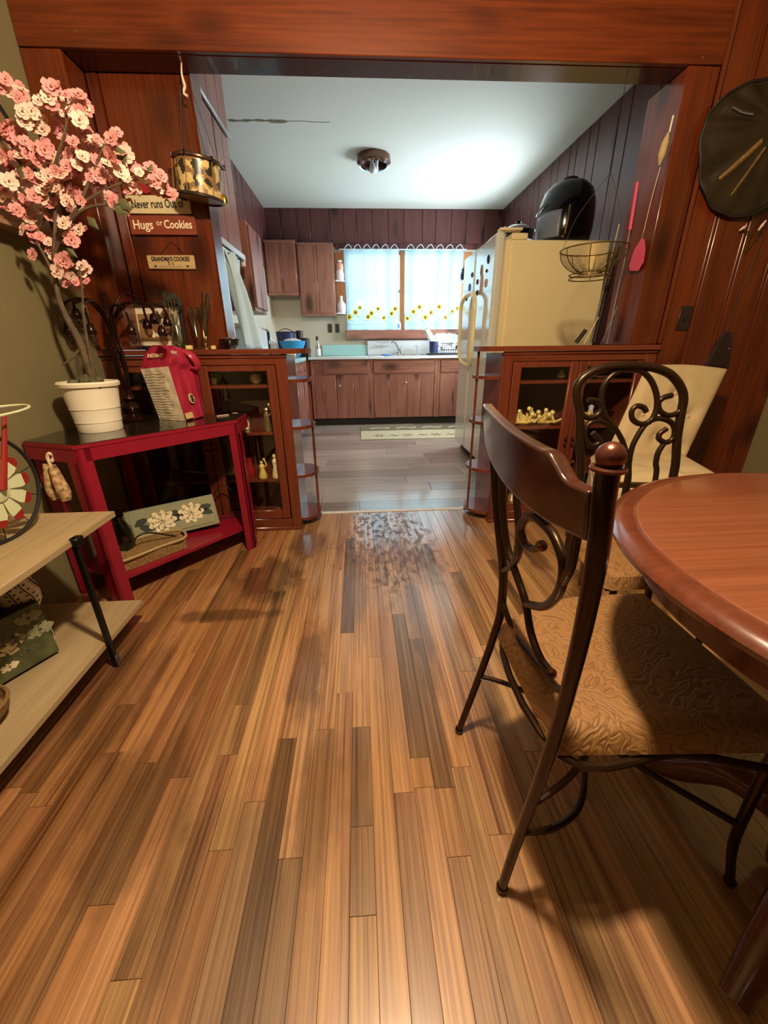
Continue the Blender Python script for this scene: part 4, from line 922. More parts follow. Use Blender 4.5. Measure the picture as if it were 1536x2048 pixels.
MB().lathe([(0, 0), (.03, 0), (.048, .02), (.052, .045), (.048, .045), (.04, .02), (0, .01)], (-.655, 2.25, .981), 20).build('bowl', 'smoke_glass', t)
for k in range(9):
    a = k*2.4; MB().ball((-.655+.028*math.cos(a)*(k % 3)/2, 2.25+.028*math.sin(a)*(k % 3)/2, 1.028), .012, 8, (1.1, .9, .7)).build('pebble', 'zinc' if k % 2 else 'smoke_glass', t)
one('cork_block', 'cream tea-light block at the foot of the flutes', 'candle', MB().lathe([(0, 0), (.018, 0), (.018, .018), (0, .018)], (-.835, 2.185, .981), 14), 'coral_gold', (-.835, 2.185, .981))
one('cork_block', 'small cream tea-light right of the brass candlestick', 'candle', MB().lathe([(0, 0), (.013, 0), (.013, .016), (0, .016)], (-.722, 2.20, .981), 14), 'coral_gold', (-.722, 2.20, .981))
# signs
t = thing('hanging_sign', 'two-board sign reading about hugs or cookies on the pine wall', 'sign', (-.88, 2.28, 1.55))
MB().box(-1.03, 2.272, 1.558, -.748, 2.284, 1.628, ch=.002).build('upper_board', 'paint_cream', t)
MB().box(-1.035, 2.268, 1.476, -.735, 2.284, 1.552, ch=.002).build('lower_board', 'sign_brown', t)
F_ = frame((-.845, 2.2708, 1.594), (1, 0, .02), (0, 0, 1))
text('lettering', 'Never runs Out of', .046, 'ink_black', t, frame((-.893, 2.2708, 1.594), (1, 0, .02), (0, 0, 1)), sx=.66, bold=.0006)
text('lettering', 'Hugs', .050, 'ink_white', t, bold=.0007, M=frame((-.973, 2.2668, 1.513), (1, 0, .0), (0, 0, 1)), sx=.9)
text('lettering', 'or', .034, 'ink_white', t, frame((-.898, 2.2668, 1.522), (1, 0, .0), (0, 0, 1)), sx=.9)
text('lettering', 'Cookies', .046, 'ink_white', t, bold=.0007, M=frame((-.815, 2.2668, 1.515), (1, 0, .0), (0, 0, 1)), sx=.82)
t = thing('wall_sign', "small pale wooden sign hung from a string, reading GRANDMA'S COOKIES", 'sign', (-.88, 2.28, 1.36))
MB().box(-.99, 2.272, 1.338, -.770, 2.284, 1.396, ch=.003).build('board', 'sign_wood', t)
text('lettering', "GRANDMA'S COOKIES", .0245, 'ink_black', t, frame((-.88, 2.2710, 1.379), (1, 0, 0), (0, 0, 1)), sx=.72, bold=.0007)
text('lettering', '5 c', .021, 'ink_black', t, frame((-.88, 2.2710, 1.362), (1, 0, 0), (0, 0, 1)), sx=1.2)
for xx in (-.955, -.805):
    MB().ext([(xx, 2.2715, 1.343), (xx+.006, 2.2715, 1.351), (xx+.003, 2.2715, 1.355), (xx, 2.2715, 1.352), (xx-.003, 2.2715, 1.355), (xx-.006, 2.2715, 1.351)], (0, -.0008, 0)).build('heart', 'ink_black', t, smooth=False)
for k in range(9): MB().box(-.935+k*.012, 2.2709, 1.346, -.928+k*.012, 2.2717, 1.348+.002*(k % 3)).build('fine_print', 'ink_grey', t, smooth=False)
MB().tube([(-.93, 2.278, 1.396), (-.867, 2.283, 1.452), (-.805, 2.278, 1.396)], .0012, 5, 1).build('string', 'ink_black', t)
t = thing('heart_plaque', 'crimson heart ornament above the sign, behind the blossoms', 'ornament', (-.93, 2.28, 1.64))
for cx in (-.965, -.90):
    MB().lathe([(.0, 0), (.03, 0), (.036, -.008), (.03, -.014), (0, -.016)], (cx, 2.284, 1.665), 18, Matrix.Rotation(-PI/2, 3, 'X') @ Matrix.Diagonal((1, 1, -1))).build('lobe', 'crimson', t)
MB().ext([(-1.0, 2.284, 1.66), (-.865, 2.284, 1.66), (-.932, 2.284, 1.632)], (0, -.014, 0)).build('point', 'crimson', t)
# toy drum hanging from the header
DX, DY = -.672, 2.215
t = thing('drum', 'camouflage-patterned toy drum hanging on strings below the header', 'drum', (DX, DY, 1.60))
TM = Euler((.06, .12, 0)).to_matrix()
def dp(v): return Vector((DX, DY, 1.665)) + TM @ Vector(v)
rD = .093
# the shell carries blotches as separately coloured facets
import mathutils.noise as mn
sh = MB(); nu, nv = 96, 40
sh.grid(lambda u, v: dp((rD*math.cos(2*PI*u), rD*math.sin(2*PI*u), -.065+.13*v)), nu, nv)
sh.m = []
for j in range(nv):
    for i in range(nu):
        a = 2*PI*i/nu; q = Vector((math.cos(a)*2.3, math.sin(a)*2.3, j/nv*2.9)); h = mn.noise(q*1.4+Vector((3, 1, 7))); g_ = mn.noise(q*1.4+Vector((9, 4, 2)))
        sh.m.append(1 if h > .08 else (2 if g_ > .02 else 0))
sh.build('shell', ['gold_tan', 'camo_green', 'tan_brown'], t)
for zz in (-.065, .065):
    MB().tube([dp(((rD+.003)*math.cos(2*PI*k/32), (rD+.003)*math.sin(2*PI*k/32), zz)) for k in range(32)], .007, 8, 1, closed=True).build('hoop', 'fixture_bronze' if zz > 0 else 'camo_green', t)
MB().lathe([(0, -.062), (rD, -.064), (rD, -.066), (0, -.068)], (DX, DY, 1.665), 32, TM).build('lower_head', 'tan_brown', t)
MB().lathe([(0, .060), (rD, .061), (rD, .063), (0, .064)], (DX, DY, 1.665), 32, TM).build('upper_head', 'bag_cream', t)
for k in range(6):
    a = k*PI/3+.35; q = (rD+.010)*math.cos(a), (rD+.010)*math.sin(a)
    MB().tube([dp((q[0], q[1], -.06)), dp((q[0], q[1], .06))], .002, 6, 1).build('tension_rod', 'pale_metal', t)
    MB().box(-.006, -.005, -.009, .006, .005, .009, ch=.002, M=Matrix.Translation(dp((q[0], q[1], .066))) @ Matrix.Rotation(a, 4, 'Z')).build('lug', 'black_metal', t)
MB().lathe([(0, 0), (.014, 0), (.016, .015), (.010, .03), (0, .032)], dp((rD+.012, .0, -.07)), 12).build('bell', 'brass', t)
MB().tube([dp((rD+.006, -.01, .07)), dp((rD+.02, -.01, .085)), dp((rD+.03, -.01, .075))], .003, 6).build('clasp', 'zinc', t)
for q in ((-.07, 0), (-.02, -.075), (.055, -.06), (.08, .01)):
    MB().tube([dp((q[0], q[1], .07)), (DX+.0+q[0]*.25, DY+q[1]*.2, 1.98)], .0012, 5, 1).build('string', 'ink_black', t)
MB().tube([(DX, DY, 2.046), (DX-.004, DY-.005, 2.01), (DX+.0, DY, 1.975)], [.0025, .004, .006], 6, 4).build('knotted_cord', 'bag_cream', t)
MB().tube([(DX, DY, 1.975), (DX-.01, DY, 1.955), (DX+.004, DY, 1.945)], .005, 6, 4).build('cord_tail', 'blossom_pale', t)

# ================================================================= red corner table
TZ = .675
t = thing('corner_table', 'red painted corner table with a black top set diagonally at the left', 'table', (-.85, 1.75, 0))
A_, B_, C_, D_, E_, G_ = (-1.005, 1.428), (-.578, 1.925), (-.578, 2.10), (-.62, 2.125), (-1.235, 2.125), (-1.24, 1.52)
poly = [A_, B_, (-.582, 2.12), E_, G_]
MB().ext([(x, y, TZ-.016) for x, y in poly], (0, 0, .014)).build('top_edge', 'red_paint', t)
ins = [(-1.0, 1.436), (-.584, 1.927), (-.588, 2.114), (-1.232, 2.12), (-1.235, 1.524)]
MB().ext([(x, y, TZ-.0018) for x, y in ins], (0, 0, .0022)).build('table_top', 'black_top', t)
dv = Vector((B_[0]-A_[0], B_[1]-A_[1], 0)).normalized(); nv_ = Vector((dv.y, -dv.x, 0))
def bar(a, b, z0, z1, th, m='red_paint', name='apron'):
    a = Vector((a[0], a[1], 0)); b = Vector((b[0], b[1], 0)); d = (b-a).normalized(); n_ = Vector((-d.y, d.x, 0))*th
    return MB().ext([a+Vector((0, 0, z0)), b+Vector((0, 0, z0)), b+n_+Vector((0, 0, z0)), a+n_+Vector((0, 0, z0))], (0, 0, z1-z0)).build(name, m, t)
a3 = Vector((A_[0], A_[1], 0)); b3 = Vector((B_[0], B_[1], 0))
bar(a3+dv*.03, b3-dv*.035, TZ-.064, TZ-.018, .018)
bar(A_, G_, TZ-.064, TZ-.018, -.014); bar(B_, C_, TZ-.064, TZ-.018, .014)
def legL(cor, d1, d2):
    """angle-section leg: two boards meeting at the corner"""
    d1 = Vector(d1).normalized(); d2 = Vector(d2).normalized(); c = Vector(cor)
    mb = MB()
    for p, q in ((d1, d2), (d2, d1)):
        mb.ext([c, c+p*.05, c+p*.05+q*.016, c+q*.016], (0, 0, TZ-.018))
    return mb.build('leg', 'red_paint', t)
legL((A_[0], A_[1], 0), dv, (-.93, .37, 0)); legL((B_[0]-.002, B_[1], 0), -dv, (0, 1, 0))
for x, y in ((-1.225, 1.56), (-1.225, 2.07), (-.64, 2.07)): MB().box(x-.012, y-.02, 0, x+.03, y+.03, TZ-.018, ch=.002).build('leg', 'red_paint', t)
MB().ext([(-.985, 1.47, .105), (-.62, 1.93, .105), (-.62, 2.10, .105), (-1.22, 2.10, .105), (-1.22, 1.56, .105)], (0, 0, .015)).build('lower_shelf', 'red_paint', t)
MB().tube([(-.600, 1.945, .63), (-.590, 1.94, .615), (-.582, 1.95, .605), (-.586, 1.965, .615)], .004, 6).build('hook', 'pink_plastic', t)
# a little straw left on the table top
one('drinking_straw', 'pale straw lying on the black table top beside the bag', 'straw', MB().tube([(-.70, 2.02, TZ+.003), (-.655, 2.06, TZ+.003)], .0022, 6, 1), 'blossom_pale', (-.68, 2.04, TZ))
# pot with artificial cherry branches
t = thing('potted_blossom_tree', 'artificial pink cherry blossom tree in a cream ribbed pot', 'plant', (-1.085, 1.72, TZ+.001))
PX, PY, PZ = -1.075, 1.725, TZ+.001
MB().lathe([(0, 0), (.078, 0), (.080, .006), (.081, .036), (.0835, .038), (.0825, .043), (.087, .088), (.0895, .090), (.0885, .095), (.098, .172), (.106, .174), (.108, .186), (.103, .192), (.096, .190), (.094, .165), (0, .16)], (PX, PY, PZ), 40).build('pot', 'white_pot', t)
rr = random.Random(4)
ms = MB()
for k in range(46):
    a = rr.uniform(0, 2*PI); r = rr.uniform(0, .085); ms.ball((PX+r*math.cos(a), PY+r*math.sin(a), PZ+.172+rr.uniform(0, .03)*(1.2-r/.09)), rr.uniform(.012, .024), 8, (1, 1, .7))
o = ms.build('moss', 'moss', t); o['kind'] = 'stuff'
tr = [(-1.049, 1.725, .83), (-1.047, 1.73, .982), (-1.053, 1.73, 1.087), (-1.06, 1.73, 1.154), (-1.052, 1.73, 1.25), (-1.034, 1.73, 1.342), (-1.019, 1.73, 1.429), (-1.009, 1.73, 1.512), (-1.008, 1.73, 1.592), (-1.014, 1.73, 1.668)]
MB().tube([(-1.05, 1.725, .83), (-1.052, 1.72, .93), (-1.062, 1.72, 1.02), (-1.085, 1.72, 1.10), (-1.09, 1.72, 1.18), (-1.07, 1.73, 1.30), (-1.03, 1.73, 1.42), (-1.01, 1.73, 1.55), (-1.015, 1.73, 1.67)], [.019, .016, .013, .010, .008, .007, .005, .004, .003]).build('trunk', 'bark', t)
BR = [[(-1.045, 1.72, .83), (-1.03, 1.71, .98), (-1.015, 1.71, 1.10), (-1.0, 1.72, 1.19), (-.99, 1.72, 1.26)],
      [(-1.07, 1.73, 1.30), (-1.0, 1.71, 1.375), (-.93, 1.70, 1.43), (-.85, 1.70, 1.47), (-.76, 1.70, 1.50), (-.665, 1.70, 1.51)],
      [(-1.03, 1.73, 1.42), (-1.09, 1.71, 1.47), (-1.16, 1.70, 1.53)], [(-1.02, 1.73, 1.50), (-.96, 1.70, 1.56), (-.90, 1.69, 1.64), (-.88, 1.69, 1.71)],
      [(-1.0, 1.71, 1.375), (-.90, 1.68, 1.42), (-.80, 1.67, 1.43), (-.73, 1.66, 1.42)], [(-.93, 1.70, 1.43), (-.86, 1.70, 1.52), (-.80, 1.70, 1.60)],
      [(-1.02, 1.73, 1.45), (-1.10, 1.76, 1.40), (-1.14, 1.77, 1.37)], [(-1.08, 1.72, 1.2), (-1.09, 1.70, 1.30), (-1.11, 1.69, 1.36)], [(-1.09, 1.72, 1.55), (-1.12, 1.70, 1.62), (-1.11, 1.69, 1.68)],
      [(-1.062, 1.72, .99), (-1.10, 1.70, .95), (-1.13, 1.69, .93)]]
for b in BR: MB().tube(b, [.006, .0025], 6, 4).build('branch', 'bark', t)
CL = [(-1.013, 1.73, 1.716), (-0.973, 1.73, 1.674), (-1.049, 1.73, 1.722), (-1.011, 1.73, 1.655), (-1.114, 1.73, 1.603), (-1.064, 1.73, 1.565), (-1.005, 1.73, 1.553), (-0.92, 1.73, 1.567), (-1.11, 1.73, 1.525), (-1.03, 1.73, 1.499), (-1.174, 1.73, 1.456), (-1.101, 1.73, 1.457), (-1.027, 1.73, 1.457), (-0.875, 1.73, 1.719), (-0.91, 1.73, 1.706), (-0.874, 1.73, 1.67), (-0.856, 1.73, 1.651), (-0.827, 1.73, 1.554), (-0.784, 1.73, 1.594), (-0.767, 1.73, 1.535), (-0.803, 1.73, 1.614), (-0.746, 1.73, 1.487), (-0.67, 1.73, 1.529), (-0.652, 1.73, 1.495), (-0.697, 1.73, 1.48), (-0.873, 1.73, 1.534), (-0.963, 1.73, 1.479), (-1.061, 1.73, 1.478), (-1.112, 1.73, 1.421), (-0.952, 1.73, 1.458), (-1.109, 1.73, 1.356), (-0.978, 1.73, 1.372), (-1.096, 1.73, 1.319), (-1.053, 1.73, 1.266), (-1.008, 1.73, 1.242), (-1.034, 1.73, 1.211), (-0.811, 1.73, 1.459), (-0.776, 1.73, 1.43), (-0.956, 1.73, 1.605), (-0.996, 1.73, 1.579), (-0.965, 1.73, 1.526), (-1.062, 1.73, 1.617), (-1.164, 1.73, 1.551), (-1.188, 1.73, 1.484), (-1.111, 1.73, 1.654), (-0.868, 1.73, 1.58), (-0.854, 1.73, 1.514), (-0.665, 1.73, 1.50), (-0.767, 1.73, 1.568)]
def blossom_mesh(seed):
    r = random.Random(seed); mb = MB()
    for ring, (n, rad, el) in enumerate(((5, .0225, .12), (5, .0125, .35))):
        for k in range(n):
            a = 2*PI*k/n+ring*.6+r.uniform(-.1, .1); d = Vector((math.cos(a), math.sin(a), 0)); e = Vector((-d.y, d.x, 0)); w = rad*.48
            up_ = Vector((0, 0, math.sin(el)*rad)); d2 = d*math.cos(el)*rad
            p = [d2*.12, d2*.5+e*w+up_*.35, d2*.92+e*w*.75+up_*1.0+Vector((0, 0, r.uniform(-.002, .003))), d2*1.0+up_*.9, d2*.92-e*w*.75+up_*1.0+Vector((0, 0, r.uniform(-.002, .003))), d2*.5-e*w+up_*.35]
            c = d2*.55+up_*.3
            mb.add([c]+p, [(0, i+1, (i+1) % 6+1) for i in range(6)])
    mb.cur = 1; mb.ball((0, 0, .004), .0035, 6)
    return mb
protos = []
for k in range(5):
    o = blossom_mesh(k).build('blossom', ['blossom_pink', 'flower_centre'], None, smooth=False, loc=(0, 0, 0)); me = o.data; bpy.data.objects.remove(o); protos.append(me)
me2 = []
for me in protos:
    m2 = me.copy(); m2.materials[0] = MATS['blossom_pale']; me2.append(m2)
root = Vector(t.location)
nb = 0
for i, c in enumerate(CL):
    for k in range(6):
        q = Vector(c)+Vector((rr.gauss(0, .019), rr.uniform(-.06, .04), rr.gauss(0, .017)))
        q.x = max(q.x, -1.225)
        if q.z < 1.455 and q.x > -.79: continue
        if q.z < 1.48 and q.x > -.75: continue
        me = rr.choice(me2 if rr.random() < .42 else protos)
        o = bpy.data.objects.new('blossom', me); COL.objects.link(o); o.parent = t; o.location = q-root
        n_ = Vector((rr.gauss(.25, .5), -1.0+rr.gauss(0, .4), rr.gauss(.35, .5))).normalized()
        o.rotation_mode = 'QUATERNION'; o.rotation_quaternion = n_.to_track_quat('Z', 'Y'); s_ = rr.uniform(.65, 1.2); o.scale = (s_, s_, s_); nb += 1
for q, d in (((-.80, 1.66, 1.42), (.05, 0, -.02)), ((-.78, 1.66, 1.44), (.05, -.01, -.03)), ((-.74, 1.70, 1.55), (-.03, 0, .05)), ((-.68, 1.70, 1.52), (.02, 0, .03)), ((-.90, 1.68, 1.40), (.03, 0, -.04)), ((-1.0, 1.69, 1.31), (.03, 0, -.03)), ((-1.08, 1.71, 1.55), (-.02, 0, -.05)), ((-1.02, 1.69, 1.60), (.02, 0, -.05))):
    q = Vector(q); d = Vector(d); e = Vector((d.z, 0, -d.x))*.3
    MB().add([q, q+d*.4+e, q+d, q+d*.4-e, q+d*.5+Vector((0, -.006, 0))], [(0, 1, 4), (1, 2, 4), (2, 3, 4), (3, 0, 4)]).build('leaf', 'leaf_green', t)
# bronze many-armed lamp behind the pot
t = thing('flower_lamp', 'dark bronze many-armed lamp with drooping glass buds behind the pot', 'lamp', (-1.055, 1.95, TZ+.001))
LX, LY = -1.055, 1.95
MB().lathe([(0, 0), (.062, 0), (.065, .006), (.045, .02), (.03, .032), (.036, .045), (.04, .06), (.03, .078), (.02, .085), (.028, .10), (.02, .118), (.012, .125), (.01, .15)], (LX, LY, TZ+.001), 24).build('base', 'bronze_dark', t)
for k in range(6): 
    a = k*PI/3; MB().tube([(LX+.012*math.cos(a), LY+.012*math.sin(a), TZ+.14), (LX+.02*math.cos(a+.6), LY+.02*math.sin(a+.6), .92), (LX+.016*math.cos(a+1.2), LY+.016*math.sin(a+1.2), 1.05)], .005, 6).build('stem', 'bronze_dark', t)
ARMS = [(-1.215, 1.92, 1.055, 1.175), (-1.13, 1.86, 1.11, 1.17), (-1.055, 1.80, 1.05, 1.16), (-.93, 1.86, 1.05, 1.15), (-.87, 1.95, 1.095, 1.165), (-.815, 1.88, 1.045, 1.16), (-.85, 2.03, 1.09, 1.17), (-1.10, 2.03, 1.09, 1.20), (-.95, 2.05, 1.08, 1.20)]
for x, y, z, top in ARMS:
    mx_, my_ = LX+(x-LX)*.55, LY+(y-LY)*.55
    ar = MB().tube([(LX+(x-LX)*.05, LY+(y-LY)*.05, 1.03), (LX+(x-LX)*.12, LY+(y-LY)*.12, 1.11), (mx_-(x-LX)*.12, my_, top), (x-(x-LX)*.10, y, top-.012), (x, y, z+.045), (x+(x-LX)*.04, y, z+.02)], [.0055, .005], 8, 5).build('arm', 'bronze_dark', t)
    MB().lathe([(.004, .035), (.012, .028), (.018, .012), (.020, 0), (.016, -.008)], (x, y, z-.004), 14).build('bud_holder', 'bronze_dark', ar)
    MB().lathe([(.012, 0), (.017, -.012), (.016, -.026), (.008, -.040), (0, -.043)], (x, y, z-.006), 14).build('glass_bud', 'amber_glass', ar)
# red coffee bag
t = thing('coffee_bag', 'crumpled red and cream paper bag standing on the black table top', 'bag', (-.84, 2.03, TZ+.001))
# outline of the two visible faces (left face towards the camera, right face)
BL, BM, BR_ = Vector((-.953, 1.975, .677)), Vector((-.802, 1.90, .677)), Vector((-.758, 2.0, .682))
ML, MM, MR = Vector((-.999, 2.0, .90)), Vector((-.838, 1.92, .912)), Vector((-.782, 2.04, .88))
UL, UM, UR = Vector((-.972, 2.005, .959)), Vector((-.828, 1.945, .962)), Vector((-.775, 2.05, .945))
TL, TM_, TR = Vector((-.934, 2.025, 1.0)), Vector((-.825, 1.985, .997)), Vector((-.775, 2.06, .972))
def face(rows, name, m, amp, seed):
    def fn(u, v):
        k = min(int(v*(len(rows)-1)), len(rows)-2); q = v*(len(rows)-1)-k
        a = rows[k][0].lerp(rows[k+1][0], q); b = rows[k][1].lerp(rows[k+1][1], q); p = a.lerp(b, u)
        w = amp*mn.noise(p*28+Vector((seed, 0, 0)))*math.sin(PI*u)**.5
        return p+Vector((w*.5, -w, 0))
    return MB().grid(fn, 18, 24).build(name, m, t)
mid = lambda p, q, u: p.lerp(q, u)
face([(BL, BM), (ML, MM)], 'cream_side', 'bag_cream', .010, 1)
face([(ML, MM), (UL, UM), (TL, TM_)], 'upper_side', 'bag_red', .008, 1)
face([(BM, BR_), (MM, MR), (UM, UR), (TM_, TR)], 'front_panel', 'bag_red', .016, 5)
bL, bR = BL+Vector((.04, .09, 0)), BR_+Vector((-.01, .045, 0)); tL, tR = TL+Vector((.04, .05, -.01)), TR+Vector((0, .035, -.01))
face([(bL, bR), (tL, tR)], 'rear_panel', 'bag_red', .006, 7)
MB().add([BL, bL, tL, TL, UL, ML], [(0, 1, 2, 3, 4, 5)]).build('left_gusset', 'bag_red', t); MB().add([BR_, bR, tR, TR, UR, MR], [(0, 1, 2, 3, 4, 5)]).build('right_gusset', 'bag_red', t)
MB().add([TL, tL, tR, TR, TM_], [(0, 1, 2, 3, 4)]).build('folded_top', 'bag_red', t); MB().add([BL, bL, bR, BR_, BM], [(0, 1, 2, 3, 4)]).build('bottom_flap', 'bag_cream', t)
MB().tube([(-.80, 2.02, .975), (-.77, 2.02, .955), (-.752, 2.03, .925), (-.758, 2.035, .895), (-.785, 2.02, .90)], [.012, .018, .016, .012], 8, 4, flat=.5).build('rolled_edge', 'bag_red', t)
n0 = (MM-BM).normalized(); 
fp = frame(UL.lerp(UM, .5)+Vector((-.006, -.010, -.005)), UM-UL, (TL-ML))
text('lettering', 'INSTANT', .024, 'ink_white', t, fp, sx=.9, bold=.0004)
fp2 = frame(UM.lerp(UR, .22)+Vector((0, -.014, .01)), UR-UM, (TR-MR)); text('lettering', 'LIGHT', .017, 'ink_white', t, fp2, sx=.7)
for k in range(17):
    v = .10+k*.052; a = BL.lerp(ML, v); b = BM.lerp(MM, v)
    nn = Vector((-.004, -.009, 0)); l0 = a.lerp(b, .10 if k % 4 else .2)+nn; l1 = a.lerp(b, .88-(k*7 % 5)*.06)+nn
    MB().tube([l0, l0.lerp(l1, .5)+Vector((0, 0, 0)), l1], .0011, 4, 1).build('printed_line', 'ink_grey', t)
ec = BM.lerp(BR_, .62).lerp(MM.lerp(MR, .62), .42)+Vector((.004, -.010, 0)); ex = (BR_-BM).normalized(); ez = (MM-BM).normalized(); EF = frame(ec, ex, ez).to_3x3()
MB().lathe([(0, 0), (.020, 0), (.020, .002), (0, .003)], ec, 20, EF @ Matrix.Diagonal((.8, 1.15, 1))).build('emblem_disc', 'gold_tan', t)
for q in (-.008, .008): MB().lathe([(.003, .003), (.008, .003), (.008, .005), (.003, .005)], ec+EF @ Vector((0, q, .001)), 14, EF).build('emblem_mark', 'ink_black', t)
tg = BM.lerp(BR_, .25)+Vector((.002, -.006, .02))
MB().box(-.022, -.013, 0, .022, .013, .002, M=frame(tg, ex, ez)).build('corner_label', 'gold_tan', t)
# lower shelf things
t = thing('floral_panel', 'grey-green panel painted with two cream peonies on the lower red shelf', 'picture', (-.95, 1.83, .121))
FP = frame((-.935, 1.86, .212), (.40, .20, 0.02), (-.10, .20, .55))
MB().box(-.20, -.078, -.022, .20, .078, .0, ch=.003, M=FP).build('backing_frame', 'sage_board', t)
MB().box(-.18, -.062, .0, .175, .060, .004, M=FP).build('painted_face', 'sage_cushion', t)
for cx, cy, s_ in ((-.05, -.002, .064), (.082, .008, .060)):
    pe = MB()
    for ring in range(4):
        for k in range(9-ring):
            a = 2*PI*k/(9-ring)+ring*.5; r0 = s_*(1-.24*ring); d = Vector((math.cos(a), math.sin(a)*.85, 0)); e = Vector((-d.y, d.x, 0)); z = .004+ring*.0025
            pe.add([FP @ (Vector((cx, cy, z))+w_) for w_ in (d*r0*.25, d*r0*.7+e*r0*.25, d*r0+e*r0*.1+Vector((0, 0, .003)), d*r0-e*r0*.1+Vector((0, 0, .003)), d*r0*.7-e*r0*.25)], [(0, 1, 2, 3, 4)])
    pe.build('painted_peony', 'peony', t, smooth=False)
for cx, cy, a in ((-.14, .012, .4), (.015, .02, -.3), (.02, -.0, .6), (.148, .02, .2), (-.12, -.02, -.3), (.15, .0, -.5)):
    d = Vector((math.cos(a), math.sin(a), 0))*.034; e = Vector((-d.y, d.x, 0))*.6
    MB().add([FP @ (Vector((cx, cy, .0048))+w_) for w_ in (-d, e*.9-d*.2, e*.6+d*.6, d, -e*.6+d*.6, -e*.9-d*.2)], [(0, 1, 2, 3, 4, 5)]).build('painted_leaf', 'dark_leaf', t)
t = thing('wicker_tray', 'round-handled brown wicker tray in front of the peony panel', 'basket', (-1.0, 1.66, .121))
tray = [(-1.02, 1.49), (-.90, 1.63), (-.83, 1.715), (-.90, 1.80), (-1.05, 1.72), (-1.10, 1.58)]
MB().ext([(x, y, .121) for x, y in tray], (0, 0, .05)).build('woven_body', 'wicker', t)
MB().tube([(x, y, .174) for x, y in tray], .006, 6, 4, closed=True).build('rim', 'straw', t)
MB().tube([(-1.035, 1.60, .172), (-.97, 1.64, .235), (-.88, 1.735, .172)], .004, 6).build('handle', 'vine_black', t)
t = thing('glass_jug', 'dark smoked glass jug on the lower red shelf at the left', 'jug', (-1.08, 1.66, .18))
MB().lathe([(0, 0), (.035, 0), (.045, .03), (.042, .09), (.02, .13), (.024, .15), (.018, .13), (.038, .08), (.04, .03), (0, .006)], (-1.055, 1.635, .172), 18).build('body', 'smoke_glass', t)
one('garland', 'dark twig garland hanging in front of the bookcase above the red shelf', 'garland', MB().tube([(-.84, 2.10, .18), (-.80, 2.08, .26), (-.74, 2.07, .31), (-.69, 2.08, .24), (-.66, 2.09, .15), (-.73, 2.06, .125), (-.82, 2.04, .125)], .003, 5, 4), 'vine_black', (-.75, 2.08, .121))
# floral pouch hung on the table's left side
t = thing('fabric_pouch', 'rolled patterned fabric pouch hung at the left side of the red table', 'bag', (-1.12, 1.475, .55))
MB().tube([(-1.143, 1.475, .60), (-1.150, 1.474, .55), (-1.156, 1.472, .50), (-1.150, 1.472, .465)], [.013, .017, .019, .013], 12, 5, flat=.7).build('left_fold', 'pouch_print', t)
MB().tube([(-1.118, 1.462, .60), (-1.112, 1.46, .55), (-1.104, 1.458, .50), (-1.104, 1.458, .465)], [.012, .018, .022, .016], 12, 5, flat=.7).build('right_fold', 'pouch_print', t)
MB().tube([(-1.128, 1.47, .595), (-1.130, 1.47, .625), (-1.12, 1.47, .64), (-1.11, 1.475, .628), (-1.12, 1.47, .61)], .006, 8).build('tie', 'bag_cream', t)
# ================================================================= left wall piece
t = thing('wall_plaque', 'arched brown wooden plaque with a dark rim on the olive wall', 'plaque', (-1.245, 1.85, 1.4))
arc = [(1.66+.355*math.cos(a), 1.56+.30*math.sin(a)) for a in [k*PI/16 for k in range(17)]]
arc = [(2.02, 1.40)]+arc+[(1.30, 1.40)]
MB().ext([(-1.249, y, z) for y, z in arc], (.022, 0, 0)).build('board', 'tan_brown', t)
MB().tube([(-1.236, y, z) for y, z in arc], .015, 8, 1).build('rim', 'vine_black', t)
MB().box(-1.249, 1.30, 1.375, -1.17, 2.03, 1.395, ch=.003).build('ledge', 'tan_brown', t)
# ================================================================= plywood bench
t = thing('shelf_bench', 'two-tier light plywood shelf on dark metal legs at the lower left', 'shelf', (-1.04, .75, 0))
MB().box(-1.245, -.10, .455, -.845, 1.305, .475, ch=.002).build('upper_shelf', 'plywood', t)
MB().box(-1.245, -.10, .080, -.852, 1.328, .10, ch=.002).build('lower_shelf', 'plywood', t)
for x, y in ((-.842, 1.09), (-.842, .02), (-1.235, 1.20), (-1.235, .02)):
    lg = MB().box(x-.010, y-.007, .0, x+.006, y+.007, .478, ch=.0015).build('leg', 'black_metal', t)
    if x > -1: MB().box(x-.006, y-.006, .0, x+.010, y+.010, .045, ch=.002).build('foot_sleeve', 'grey_plate', lg)
MB().box(-.852, 1.078, .452, -.828, 1.112, .478, ch=.003).build('bracket', 'black_metal', t)
